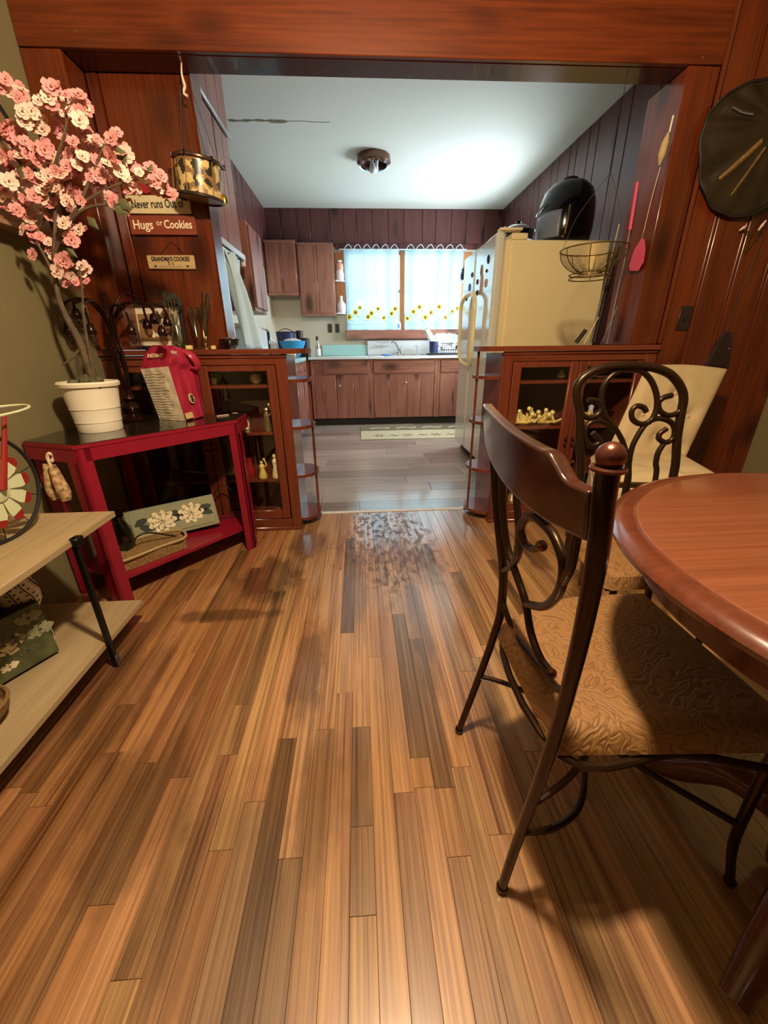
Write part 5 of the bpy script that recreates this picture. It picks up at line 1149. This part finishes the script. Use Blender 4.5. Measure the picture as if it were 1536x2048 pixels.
# toy bicycle ornament with a petal wheel
t = thing('bicycle_ornament', 'red metal bicycle ornament with black wheel and cream petal spinner on the bench', 'ornament', (-1.0, 1.02, .476))
WC = Vector((-1.02, 1.10, .627)); WR = .148
AX = Vector((1.0, -.06, 0)).normalized(); U_ = Vector((AX.y, -AX.x, 0))*-1; V_ = Vector((0, 0, 1))
def wp(a, r, o_=0): return WC+U_*math.cos(a)*r+V_*math.sin(a)*r+AX*o_
MB().tube([wp(2*PI*k/40, WR) for k in range(40)], .0055, 8, 1, closed=True).build('wheel_rim', 'black_rubber', t)
for k in range(10): MB().tube([wp(k*PI/5+.2, .02), wp(k*PI/5+.2, WR)], .0012, 5, 1).build('spoke', 'black_metal', t)
for k in range(10):
    a = k*PI/5+.06
    pt = MB().add([wp(a-.30, .03, .012), wp(a-.26, .075, .014), wp(a-.2, .088, .014), wp(a+.2, .088, .014), wp(a+.26, .075, .014), wp(a+.30, .03, .012)], [(0, 1, 2, 3, 4, 5)]).build('petal', 'mint_paint', t, solid=.0015, smooth=False)
    MB().add([wp(a-.2, .088, .014), wp(a-.15, .102, .014), wp(a, .108, .014), wp(a+.15, .102, .014), wp(a+.2, .088, .014)], [(0, 1, 2, 3, 4)]).build('petal_tip', 'red_rust', pt, solid=.0016, smooth=False)
MB().lathe([(0, .010), (.036, .012), (.034, .018), (.012, .024), (0, .024)], WC, 20, frame((0, 0, 0), U_, V_).to_3x3() if False else Matrix((U_, V_, AX)).transposed()).build('hub', 'mint_paint', t)
MB().tube([WC+AX*.03, WC+AX*.03+Vector((.0, .045, .09)), WC+AX*.028+Vector((.0, .092, .186))], [.009, .007, .005], 8, 3).build('fork', 'red_rust', t)
MB().tube([WC-AX*.02, WC+Vector((-.06, -.10, .02)), WC+Vector((-.10, -.2, .10))], .007, 8, 3).build('frame_tube', 'red_rust', t)
hc = WC+Vector((.0, .088, .198))
MB().tube([hc+Vector((.075*math.cos(a)*.9, .105*math.sin(a), .006*math.sin(a))) for a in [2*PI*k/28 for k in range(28)]], .0035, 6, 1, closed=True).build('handlebar_ring', 'mint_paint', t)
MB().tube([WC+Vector((-.05, -.07, -.06)), WC+Vector((-.05, -.12, -.143))], .006, 8, 1).build('stand', 'black_metal', t)
# vase with black leaf pattern
t = thing('table_lamp_vase', 'cream double-gourd vase with black leaf sprigs on the low bench shelf', 'vase', (-1.07, 1.10, .101))
VX, VY, VZ = -1.055, 1.085, .101
pv = [(0, 0), (.040, 0), (.043, .006), (.043, .04), (.036, .09), (.024, .115), (.034, .135), (.052, .17), (.054, .20), (.040, .25), (.024, .29), (.018, .33), (.024, .345), (.018, .345)]
MB().lathe(pv, (VX, VY, VZ), 28).build('body', 'white_pot', t)
def vr(z):
    for (r0, z0), (r1, z1) in zip(pv[1:], pv[2:]):
        if z0 <= z <= z1 and z1 > z0: return r0+(r1-r0)*(z-z0)/(z1-z0)
    return .03
for a0, za, zb in ((-.9, .02, .10), (.1, .02, .10), (-1.9, .02, .1), (-1.2, .15, .26), (-.4, .14, .27), (.4, .15, .25), (-2.0, .15, .25)):
    st_ = [(VX+(vr(z)+.0012)*math.cos(a0+.22*math.sin((z-za)*42)), VY+(vr(z)+.0012)*math.sin(a0+.22*math.sin((z-za)*42)), VZ+z) for z in [za+(zb-za)*k/8 for k in range(9)]]
    sp = MB().tube(st_, .0014, 5, 1)
    for k in range(1, 9):
        p = Vector(st_[k]); ra = Vector((p.x-VX, p.y-VY, 0)).normalized(); e = Vector((-ra.y, ra.x, 0))
        for sg in (-1, 1):
            q = p+e*sg*.004+ra*.0006; sp.add([q, q+e*sg*.005+Vector((0, 0, .0045)), q+e*sg*.010+Vector((0, 0, .005)), q+e*sg*.006+Vector((0, 0, -.001))], [(0, 1, 2, 3)])
    sp.build('leaf_sprig', 'ink_black', t)
# flower canvas box
t = thing('canvas_box', 'dark box printed with pale roses on the low bench shelf', 'box', (-.99, .93, .101))
CB = frame((-1.02, .965, .207), (.46, .886, 0), (-.05, .03, 1))
MB().box(-.10, -.098, -.11, .10, .085, .0, ch=.003, M=CB).build('box_body', 'black_matte', t)
MB().box(-.098, -.096, .0, .098, .083, .003, M=CB).build('printed_face', 'olive_print', t)
for cx, cy, s_, m_ in ((-.03, .005, .066, 'peony'), (-.03, .02, .08, 'leaf_green'), (.062, .05, .034, 'sage_cushion'), (.075, .0, .036, 'sage_cushion'), (-.02, -.06, .022, 'peony'), (.03, -.045, .03, 'leaf_green'), (-.075, -.03, .03, 'leaf_green')):
    pe = MB()
    for ring in range(3):
        for k in range(7):
            a = 2*PI*k/7+ring*.45; r0 = s_*(1-.28*ring); d = Vector((math.cos(a)*1.1, math.sin(a)*.6, 0)); e = Vector((-d.y, d.x, 0)); z = .0035+ring*.001
            pe.add([CB @ (Vector((cx, cy, z))+w_) for w_ in (d*r0*.25, d*r0*.7+e*r0*.3, d*r0, d*r0*.7-e*r0*.3)], [(0, 1, 2, 3)])
    pe.build('printed_rose', m_, t, smooth=False)
t = thing('wicker_bowl', 'brown woven bowl at the near end of the low bench shelf', 'basket', (-1.0, .80, .101))
MB().lathe([(0, 0), (.05, 0), (.075, .03), (.08, .055), (.074, .055), (.065, .03), (0, .01)], (-1.0, .785, .101), 24).build('bowl', 'wicker', t)
MB().tube([(-1.0+.078*math.cos(a), .785+.078*math.sin(a), .158) for a in [2*PI*k/24 for k in range(24)]], .005, 6, 1, closed=True).build('rim', 'tan_brown', t)

# ================================================================= round dining table
t = thing('dining_table', 'round reddish-brown dining table with a moulded edge and pedestal', 'table', (.806, .394, 0))
TX, TY, TT = .812, .390, .712
MB().lathe([(0, 0), (.40, 0), (.404, -.002)], (TX, TY, TT), 96).build('table_top', 'table_wood', t)
MB().lathe([(.404, -.002), (.408, -.0035), (.412, -.001), (.424, -.001), (.436, -.006), (.442, -.014), (.440, -.022), (.430, -.028), (.40, -.030), (0, -.030)], (TX, TY, TT), 96).build('moulded_edge', 'table_edge', t)
MB().lathe([(.385, -.030), (.385, -.085), (.365, -.085), (.365, -.030)], (TX, TY, TT), 72).build('apron', 'table_edge', t)
MB().lathe([(0, .03), (.05, .04), (.055, .10), (.075, .16), (.06, .24), (.045, .34), (.055, .46), (.07, .52), (.12, .58), (.2, .66), (.2, .682), (0, .682)], (TX, TY, 0), 32).build('pedestal', 'table_edge', t)
for k in range(4):
    a = k*PI/2+.5; d = Vector((math.cos(a), math.sin(a), 0)); c = Vector((TX, TY, 0))
    MB().tube([c+d*.04+Vector((0, 0, .16)), c+d*.14+Vector((0, 0, .15)), c+d*.22+Vector((0, 0, .07)), c+d*.29+Vector((0, 0, .022))], [.035, .03, .026, .02], 10, 5).build('foot', 'table_edge', t)
for p in ((.50, .16), (.56, .12)):
    MB().tube([(p[0], p[1], .66), (p[0]+.02, p[1]+.01, .64), (p[0]+.035, p[1]+.02, .65)], .008, 8).build('latch', 'black_metal', t)
# ================================================================= near chair
t = thing('dining_chair', 'wrought iron dining chair with a wooden crest rail and patterned seat', 'chair', (.45, .56, 0))
T = {'T1': [(0.256, 0.767, 0.83), (0.264, 0.756, 0.772), (0.275, 0.75, 0.684), (0.288, 0.741, 0.603), (0.305, 0.743, 0.51), (0.31, 0.745, 0.409), (0.303, 0.754, 0.33), (0.296, 0.76, 0.272), (0.275, 0.764, 0.162), (0.243, 0.765, 0.012)],
'T0': [(0.254, 0.382, 0.862), (0.255, 0.380, 0.828), (0.259, 0.377, 0.769), (0.263, 0.379, 0.691), (0.267, 0.385, 0.597), (0.272, 0.397, 0.484), (0.268, 0.408, 0.338), (0.259, 0.418, 0.184), (0.245, 0.42, 0.012)],
'T2': [(0.262, 0.716, 0.800), (0.266, 0.712, 0.755), (0.276, 0.711, 0.673), (0.287, 0.7, 0.61), (0.293, 0.671, 0.578), (0.297, 0.642, 0.556), (0.301, 0.613, 0.531), (0.308, 0.588, 0.48), (0.309, 0.542, 0.461), (0.309, 0.500, 0.467)],
'T3': [(0.261, 0.648, 0.800), (0.269, 0.637, 0.73), (0.276, 0.628, 0.676), (0.284, 0.642, 0.628), (0.292, 0.671, 0.58), (0.302, 0.742, 0.523)],
'T3b': [(0.292, 0.671, 0.58), (0.285, 0.638, 0.621), (0.274, 0.616, 0.685), (0.271, 0.596, 0.712), (0.269, 0.572, 0.729), (0.269, 0.543, 0.733), (0.269, 0.501, 0.732), (0.27, 0.477, 0.721), (0.272, 0.462, 0.704), (0.276, 0.463, 0.673), (0.284, 0.487, 0.629), (0.293, 0.534, 0.579), (0.301, 0.608, 0.531)],
'T4': [(0.275, 0.614, 0.678), (0.278, 0.598, 0.662), (0.276, 0.561, 0.673), (0.273, 0.532, 0.694)],
'T5': [(0.309, 0.742, 0.453), (0.309, 0.721, 0.436), (0.309, 0.653, 0.423), (0.309, 0.576, 0.437), (0.305, 0.514, 0.455), (0.29, 0.450, 0.49), (0.273, 0.404, 0.53)],
'T6': [(0.263, 0.428, 0.79), (0.267, 0.435, 0.746), (0.271, 0.442, 0.709), (0.276, 0.46, 0.674)],
'T7': [(0.269, 0.572, 0.729), (0.266, 0.541, 0.755), (0.263, 0.513, 0.79)]}
g0 = MB().tube(T['T0'], [.0125, .012, .0105, .0095, .0085], 14, 6).build('rear_post', 'bronze_dark', t)
MB().ball(T['T0'][-1], .0115, 12).build('foot_cap', 'bronze_dark', g0)
MB().tube([(.254+.0155*math.cos(a), .382+.0155*math.sin(a), .862) for a in [2*PI*k/24 for k in range(24)]], .003, 8, 1, closed=True).build('collar', 'finial_copper', g0)
MB().ball((.254, .382, .875), .0150, 20).build('finial', 'finial_copper', g0)
g1 = MB().tube(T['T1'], [.010, .010, .0095, .0085], 12, 6).build('rear_post', 'wrought_iron', t)
MB().ball(T['T1'][-1], .0115, 12).build('foot_cap', 'bronze_dark', g1)
for k, n_ in (('T2', 'scroll_bar'), ('T3', 'scroll_bar'), ('T3b', 'scroll'), ('T4', 'small_scroll'), ('T5', 'lower_bar'), ('T6', 'brace_bar'), ('T7', 'brace_bar')):
    MB().tube(T[k], .0075 if k in ('T3b', 'T2') else .0065, 10, 5).build(n_, 'wrought_iron', t)
for p in (T['T4'][-1], T['T2'][-1]): MB().ball(p, .0095, 12).build('scroll_ball', 'finial_copper', t)
ct = [(0.251, 0.792, 0.876), (0.252, 0.717, 0.872), (0.253, 0.65, 0.867), (0.253, 0.582, 0.862), (0.253, 0.499, 0.858), (0.253, 0.472, 0.858), (0.254, 0.456, 0.848), (0.256, 0.433, 0.833), (0.256, 0.394, 0.833)]
cb = [(0.262, 0.792, 0.800), (0.263, 0.717, 0.782), (0.264, 0.65, 0.772), (0.265, 0.582, 0.765), (0.265, 0.499, 0.763), (0.265, 0.472, 0.764), (0.265, 0.456, 0.765), (0.264, 0.433, 0.768), (0.264, 0.394, 0.771)]
CT = catmull(ct, 4); CBt = catmull(cb, 4); m_ = len(CT); vs = []; fs = []
for i in range(m_):
    y = CT[i].y; bow = -.020*(1-((y-.59)/.20)**2)
    for p, e in ((CT[i], -1), (CT[i], 1), (CBt[i], 1), (CBt[i], -1)): vs.append(p+Vector((bow+e*.0105, 0, 0)))
for i in range(m_-1):
    for k in range(4): fs.append((i*4+k, i*4+(k+1) % 4, i*4+4+(k+1) % 4, i*4+4+k))
fs += [(0, 1, 2, 3), tuple((m_-1)*4+k for k in (3, 2, 1, 0))]
o = MB().add(vs, fs).build('crest_rail', 'crest_wood', t); bv = o.modifiers.new('b', 'BEVEL'); bv.width = .004; bv.segments = 3; bv.limit_method = 'ANGLE'; bv.angle_limit = .6
# seat cushion
def seat_fn(u, v):
    # v: 0 rear .. 1 front, u: 0 near .. 1 far
    x = .283+.40*v; y0_ = .408-.022*v; y1_ = .69+.10*math.sin(min(1, v*1.6)*PI/2); y = y0_+(y1_-y0_)*u
    return x, y
def seat(top, name, m):
    mb = MB(); R_ = [(0, 0), (1, 0), (1, 1), (0, 1)]
    def fn(u, v):
        x, y = seat_fn(u, v); e = min(u, 1-u, v, 1-v); k = min(1, e/.10); h = math.sqrt(max(0, 1-(1-k)**2))
        return Vector((x, y, (.393+.040*h) if top else (.393-.008*h)))
    mb.grid(fn, 36, 36); return mb
s1 = seat(True, 'c', 'x'); s0 = seat(False, 'c', 'x'); s1.add(s0.v, s0.f); s1.build('seat_cushion', 'seat_fabric', t)
fr = [seat_fn(u, v) for u, v in ((.03, .04), (.97, .04), (.97, .5), (.97, .95), (.03, .95), (.03, .5))]
MB().tube([(x, y, .380) for x, y in fr], .007, 8, 5, closed=True).build('seat_ring', 'wrought_iron', t)
for y in (.41, .74):
    lg = MB().tube([(.655, y, .382), (.66, y, .25), (.67, y, .12), (.69, y+(.01 if y > .5 else -.01), .012)], [.009, .008], 10, 5).build('front_leg', 'bronze_dark', t)
    MB().ball((.69, y+(.01 if y > .5 else -.01), .012), .0115, 10).build('foot_cap', 'bronze_dark', lg)
MB().tube([(.281, .762, .20), (.33, .735, .205), (.40, .690, .20), (.47, .60, .195)], .0065, 8, 5).build('stretcher', 'wrought_iron', t)
MB().tube([(.259, .418, .185), (.33, .43, .17), (.40, .47, .18), (.47, .60, .195)], .0065, 8, 5).build('stretcher', 'wrought_iron', t)
MB().tube([(.47, .60, .195), (.55, .66, .195), (.665, .742, .17)], .0065, 8, 5).build('stretcher', 'wrought_iron', t)
MB().tube([(.47, .60, .195), (.55, .50, .195), (.665, .41, .17)], .0065, 8, 5).build('stretcher', 'wrought_iron', t)
MB().tube([(.266, .412, .27), (.33, .43, .30), (.37, .45, .34), (.36, .45, .378)], .006, 8, 5).build('seat_brace', 'wrought_iron', t)
MB().tube([(.307, .748, .352), (.33, .73, .362), (.35, .70, .378)], .006, 8, 5).build('seat_brace', 'wrought_iron', t)
# ================================================================= scroll chair behind the table
t = thing('dining_chair', 'arched scroll-back wrought iron chair standing behind the table', 'chair', (.75, .98, 0))
yb = 1.08
def yy3(z): return yb+.05*(z-.75)
def c2(name, pts, r, m='wrought_iron'): MB().tube([(x, yy3(z), z) for x, z in pts], r, 10, 5).build(name, m, t)
c2('back_arch', [(.625, .0), (.628, .30), (.634, .50), (0.634, 0.638), (0.619, 0.716), (0.605, 0.805), (0.589, 0.851), (0.59, 0.885), (0.613, 0.908), (0.65, 0.923), (0.703, 0.928), (0.758, 0.926), (0.803, 0.919), (0.845, 0.902), (0.88, 0.87), (0.895, 0.839), (0.897, 0.807), (0.899, 0.777), (0.904, 0.725), (0.914, 0.67), (0.918, 0.625), (.922, .45), (.93, .2), (.935, .0)], .0115)
for k, p in (('scroll', [(0.895, 0.839), (0.895, 0.817), (0.885, 0.801), (0.859, 0.796), (0.835, 0.808), (0.825, 0.829), (0.835, 0.843), (0.859, 0.85)]), ('scroll', [(0.592, 0.853), (0.605, 0.812), (0.628, 0.794), (0.65, 0.797), (0.662, 0.809), (0.664, 0.825), (0.649, 0.839), (0.622, 0.842)]),
             ('scroll_bar', [(0.705, 0.920), (0.679, 0.904), (0.662, 0.881), (0.659, 0.85), (0.669, 0.814), (0.69, 0.785), (0.714, 0.763), (0.741, 0.728), (0.762, 0.686), (0.776, 0.634), (0.778, 0.601), (.778, .45)]),
             ('scroll_bar', [(0.706, 0.920), (0.753, 0.915), (0.784, 0.896), (0.806, 0.868), (0.82, 0.836), (0.822, 0.804), (0.81, 0.779), (0.784, 0.774), (0.76, 0.787), (0.753, 0.809), (0.764, 0.823), (0.785, 0.818), (0.795, 0.807)]),
             ('scroll_bar', [(.786, .45), (0.784, 0.601), (0.775, 0.658), (0.774, 0.705), (0.783, 0.739), (0.8, 0.772), (0.823, 0.786), (0.85, 0.786), (0.877, 0.774), (0.891, 0.751), (0.889, 0.729), (0.872, 0.72), (0.85, 0.73), (0.848, 0.745), (0.865, 0.759)]),
             ('scroll', [(0.714, 0.760), (0.692, 0.774), (0.667, 0.784), (0.641, 0.781), (0.628, 0.761), (0.633, 0.735), (0.65, 0.715), (0.669, 0.719), (0.674, 0.73), (0.651, 0.753)]),
             ('upright_bar', [(0.868, 0.72), (0.856, 0.691), (0.856, 0.659), (0.865, 0.619), (.868, .45)]), ('upright_bar', [(0.664, 0.715), (0.676, 0.684), (0.686, 0.652), (.69, .45)])):
    c2(k, p, .0075)
MB().box(.62, 1.06, .435, .93, 1.075, .455, ch=.003).build('seat_rail', 'wrought_iron', t)
def s2(u, v):
    x = .63+.30*u+(.5-u)*-.06*v; y = 1.06-.25*v; e = min(u, 1-u, v, 1-v); h = math.sqrt(max(0, 1-(1-min(1, e/.1))**2)); return x, y, h
mb = MB(); mb.grid(lambda u, v: Vector((s2(u, v)[0], s2(u, v)[1], .41+.035*s2(u, v)[2])), 20, 20); mb.grid(lambda u, v: Vector((s2(u, v)[0], s2(u, v)[1], .41-.006*s2(u, v)[2])), 20, 20); mb.build('seat_cushion', 'seat_fabric', t)
for x in (.635, .915): MB().tube([(x, .83, .405), (x, .825, .2), (x, .82, .008)], .009, 8, 4).build('front_leg', 'bronze_dark', t)
# ================================================================= tufted chair by the pine wall
t = thing('slipper_chair', 'beige tufted upholstered chair leaning back against the pine wall', 'chair', (1.25, 1.7, 0))
TLc, TRc, BLc, BRc = Vector((1.40, 1.98, .885)), Vector((1.80, 1.96, .865)), Vector((1.16, 1.80, .46)), Vector((1.55, 1.78, .44))
nrm = (TRc-TLc).cross(BLc-TLc).normalized()
if nrm.y > 0: nrm = -nrm
btn = [(.5, .30), (.22, .52), (.78, .52), (.5, .74), (.15, .86), (.85, .86)]
def back(u, v, off, dimple=True):
    p = TLc.lerp(TRc, u).lerp(BLc.lerp(BRc, u), v); e = min(u, 1-u, v*1.2, 1.0); h = math.sqrt(max(0, 1-(1-min(1, e/.12))**2))
    d = .028*h
    if dimple:
        for bu, bv_ in btn: d -= .022*math.exp(-(((u-bu)*.42)**2+((v-bv_)*.45)**2)/.0012)
    top = .012*math.cos((u-.5)*PI)*(1-v)
    return p+nrm*(d*(1 if off > 0 else -1.0)+(0 if off > 0 else 0))+Vector((0, 0, top))
mb = MB(); mb.grid(lambda u, v: back(u, v, 1), 40, 40); mb.grid(lambda u, v: back(u, v, 1, False)-nrm*(.001+.075*min(1, 10*min(u, 1-u, v, 1-v)+.0)), 20, 20); mb.build('backrest', 'beige_fabric', t)
for bu, bv_ in btn: MB().ball(back(bu, bv_, 1)+nrm*.002, .009, 10, (1, 1, 1)).build('button', 'beige_fabric', t)
S0, S1_, S2_, S3 = Vector((1.12, 1.84, .47)), Vector((1.56, 1.80, .47)), Vector((1.38, 1.36, .49)), Vector((.90, 1.42, .49))
def seatT(u, v, top):
    p = S0.lerp(S1_, u).lerp(S3.lerp(S2_, u), v); e = min(u, 1-u, v, 1-v); h = math.sqrt(max(0, 1-(1-min(1, e/.12))**2))
    d = .03*h
    for bu, bv_ in ((.3, .3), (.7, .3), (.5, .6), (.25, .8), (.75, .8)): d -= .014*math.exp(-(((u-bu)*.44)**2+((v-bv_)*.5)**2)/.0016)
    return Vector((p.x, p.y, (p.z+d) if top else (p.z-.02*h)))
mb = MB(); mb.grid(lambda u, v: seatT(u, v, 1), 30, 30); mb.grid(lambda u, v: seatT(u, v, 0), 16, 16); mb.build('seat', 'beige_fabric', t)
sk = MB(); cs = [S0, S1_, S2_, S3]
for k in range(4):
    a, b = cs[k], cs[(k+1) % 4]
    for j in range(10):
        pass
def skirt(u, v):
    k = int(u*4) % 4; q = u*4-int(u*4); a, b = cs[k], cs[(k+1) % 4]; c = (S0+S1_+S2_+S3)/4; p = a.lerp(b, q); p = c+(p-c)*(.965+.0*v); w = .010*math.sin(u*60)*v
    d = (p-c); d.z = 0; d.normalize(); return Vector((p.x, p.y, 0))+d*w+Vector((0, 0, .462*(1-v)+.16*v))
MB().grid(skirt, 120, 6).build('skirt', 'beige_fabric', t, solid=.006)
for p in cs:
    c = (S0+S1_+S2_+S3)/4; q = c+(p-c)*.86; MB().lathe([(.013, 0), (.02, .2), (.024, .45)], (q.x, q.y, 0), 10).build('leg', 'table_edge', t)
# ================================================================= things on the pine wall
t = thing('pleated_hat', 'large dark pleated leather hat hung on the pine wall at the right edge', 'hat', (1.80, 2.12, 1.83))
HC = Vector((1.79, 2.135, 1.825))
def hat(u, v):
    a = u*2*PI; pl = .006*math.sin(a*14)*v; lo = 1+.14*math.cos(a-3.9); rx = .255*v*lo*(1+.03*math.sin(a*3)); rz = (.275 if math.sin(a) < 0 else .19)*v*lo
    return HC+Vector((rx*math.cos(a), -.075*(1-v**1.3)-.006+pl-.012*(v > .98), rz*math.sin(a)))
MB().grid(hat, 168, 14).build('brim', 'leather', t, solid=.003)
MB().tube([hat(k/60, 1.0) for k in range(60)], .006, 6, 1, closed=True).build('brim_binding', 'vine_black', t)
MB().lathe([(0, 0), (.016, .002), (.014, .012), (0, .016)], HC+Vector((0, -.078, 0)), 14, Matrix.Rotation(PI/2, 3, 'X')).build('knob', 'chrome', t)
for a in (3.92, 4.33):
    MB().tube([HC+Vector((.26*k*math.cos(a), -.092+.085*(k**1.3), .29*k*math.sin(a))) for k in (.28, .45, .65, .85)], .022 if a < 4 else .014, 8, 4, flat=.3).build('beaded_band', 'leather_band', t)
MB().tube([HC+Vector((-.19, -.04, .07)), HC+Vector((-.15, -.05, .05)), HC+Vector((-.11, -.06, .04))], .008, 6, 3, flat=.4).build('silver_clip', 'zinc', t)
t = thing('light_switch', 'dark brown switch plate on the pine wall right of the casing', 'switch', (1.66, 2.14, 1.10))
MB().box(1.625, 2.139, 1.045, 1.69, 2.1455, 1.155, ch=.002).build('plate', 'dark_plate', t)
MB().box(1.652, 2.132, 1.09, 1.662, 2.140, 1.11, ch=.001).build('toggle', 'black_matte', t)
t = thing('wall_whisk', 'dark wedge-shaped whisk hanging from a thin cord on the pine wall', 'whisk', (1.89, 2.14, .95))
MB().ext([(1.835, 2.145, .876), (1.952, 2.145, .868), (1.935, 2.145, .96), (1.915, 2.145, 1.035), (1.885, 2.145, 1.035), (1.86, 2.145, .97)], (0, -.022, 0)).build('head', 'dark_plate', t)
MB().tube([(1.90, 2.138, 1.03), (1.915, 2.138, 1.2), (1.94, 2.138, 1.42), (1.93, 2.138, 1.47)], .0022, 5).build('cord', 'ink_black', t)
MB().ball((1.925, 2.12, .955), .004, 8).build('rivet', 'zinc', t)
t = thing('wire_flower', 'thin wire wall ornament with three cream bud tips under the hat', 'ornament', (1.86, 2.13, 1.5))
for p, d in (((1.84, 2.125, 1.575), (-.02, 0, .0)), ((1.82, 2.125, 1.48), (-.014, 0, -.01)), ((1.91, 2.125, 1.49), (.012, 0, .02))):
    p = Vector(p); d = Vector(d)
    br = MB().tube([(1.875, 2.138, 1.38), ((1.875+p.x)/2+.015, 2.13, 1.45), p], .002, 6).build('stem', 'wire_gold', t)
    MB().tube([p-d, p, p+d], [.003, .0065, .003], 8, 3).build('bud', 'blossom_pale', br)
MB().tube([(1.85, 2.138, 1.475), (1.88, 2.13, 1.455), (1.92, 2.13, 1.475)], .0018, 5).build('cross_wire', 'wire_gold', t)
# ================================================================= hangers around the right jamb
t = thing('wire_basket', 'bronze wire egg basket with a foot hanging in the opening on the right', 'basket', (1.22, 2.24, 1.30))
BX, BY = 1.175, 2.235
def bp_(r, z): return [(BX+r*math.cos(2*PI*k/36), BY+r*math.sin(2*PI*k/36), z) for k in range(36)]
prof = [(.155, 1.415), (.148, 1.385), (.132, 1.36), (.108, 1.338), (.08, 1.322), (.045, 1.312)]
MB().tube(bp_(.155, 1.415), .0032, 6, 1, closed=True).build('rim', 'wire_gold', t)
for k in range(1, 22):
    q = k/22*(len(prof)-1); j = min(int(q), len(prof)-2); r = prof[j][0]+(prof[j+1][0]-prof[j][0])*(q-j); z = prof[j][1]+(prof[j+1][1]-prof[j][1])*(q-j)
    MB().tube(bp_(r, z), .0009, 4, 1, closed=True).build('ring_wire', 'wire_gold', t)
for k in range(8):
    a = k*PI/4+.2; MB().tube([(BX+r*math.cos(a), BY+r*math.sin(a), z) for r, z in prof], .0022, 6, 3).build('rib', 'wire_gold', t)
for z in (1.308, 1.29): MB().tube(bp_(.098, z), .0025, 6, 1, closed=True).build('foot_ring', 'wire_gold', t)
for k in range(6):
    a = k*PI/3; MB().tube([(BX+.045*math.cos(a), BY+.045*math.sin(a), 1.312), (BX+.098*math.cos(a), BY+.098*math.sin(a), 1.308), (BX+.098*math.cos(a), BY+.098*math.sin(a), 1.29)], .002, 5, 1).build('foot_wire', 'wire_gold', t)
for a in (.3, 2.4, 4.5):
    MB().tube([(BX+.155*math.cos(a), BY+.155*math.sin(a), 1.415), (BX+.12*math.cos(a)+.01, BY+.10*math.sin(a), 1.56), (BX+.02, BY, 1.72)], .0012, 4, 4).build('hanging_wire', 'wire_gold', t)
MB().tube([(BX+.02, BY, 1.72), (BX+.02, BY, 2.046)], .0012, 4, 1).build('hanging_wire', 'vine_black', t)
JX = 1.400
t = thing('fly_swatter', 'pink plastic fly swatter with a paddle head hung on the right jamb', 'fly swatter', (JX, 2.2, 1.4))
MB().tube([(JX-.012, 2.205, 1.475), (JX-.012, 2.20, 1.45)], .002, 5, 1).build('neck', 'pale_metal', t)
pd = [(2.205, 1.455), (2.245, 1.415), (2.262, 1.35), (2.245, 1.325), (2.18, 1.315), (2.155, 1.345), (2.16, 1.40), (2.185, 1.445)]
MB().ext([(JX-.014, y, z) for y, z in pd], (.004, 0, 0)).build('paddle', 'pink_plastic', t)
pb = t
MB().tube([(JX-.012, 2.20, 1.475), (JX-.012, 2.19, 1.60), (JX-.010, 2.175, 1.72)], .002, 5).build('wire_handle', 'pale_metal', t)
t = thing('bristle_brush', 'straw-coloured oval brush on a twisted wire hung high on the right jamb', 'brush', (JX, 2.17, 1.75))
MB().tube([(JX-.016, 2.176, 1.725), (JX-.018, 2.17, 1.76), (JX-.018, 2.163, 1.80), (JX-.016, 2.158, 1.835)], [.004, .016, .015, .004], 10, 5).build('head', 'straw', t)
MB().tube([(JX-.012, 2.158, 1.835), (JX-.012, 2.155, 1.89)], .004, 6, 1).build('tip', 'bag_cream', t)
t = thing('toasting_fork', 'red-handled metal rod leaning on the right bookcase top', 'utensil', (1.33, 2.3, 1.3))
MB().tube([(1.359, 2.28, 1.696), (1.366, 2.28, 1.506)], .008, 8, 1).build('red_handle', 'pink_plastic', t)
MB().tube([(1.366, 2.28, 1.51), (1.372, 2.285, 1.356), (1.368, 2.29, 1.232), (1.372, 2.30, .985)], .0035, 6).build('rod', 'zinc', t)
def stick(label, a, b, r, m, cat='rod'):
    one('rod', label, cat, MB().tube([a, tuple((a[i]+b[i])/2 for i in range(3)), b], r, 8, 3), m, b, 'rods standing on the right bookcase')
stick('long pale metal rod leaning between the refrigerator and the jamb', (1.317, 2.30, 1.535), (1.300, 2.34, .984), .0035, 'pale_metal')
stick('shorter pale rod crossing the long one on the bookcase top', (1.312, 2.33, 1.12), (1.255, 2.33, .984), .003, 'pale_metal')
stick('dark umbrella-like rod leaning on the jamb', (1.345, 2.34, 1.44), (1.335, 2.38, .993), .018, 'black_matte')
stick('black thick rod beside the refrigerator edge', (1.27, 2.36, 1.06), (1.235, 2.38, .993), .012, 'vine_black')
stick('thin silver rod nearest to the jamb', (1.385, 2.29, 1.17), (1.372, 2.36, .984), .003, 'zinc')
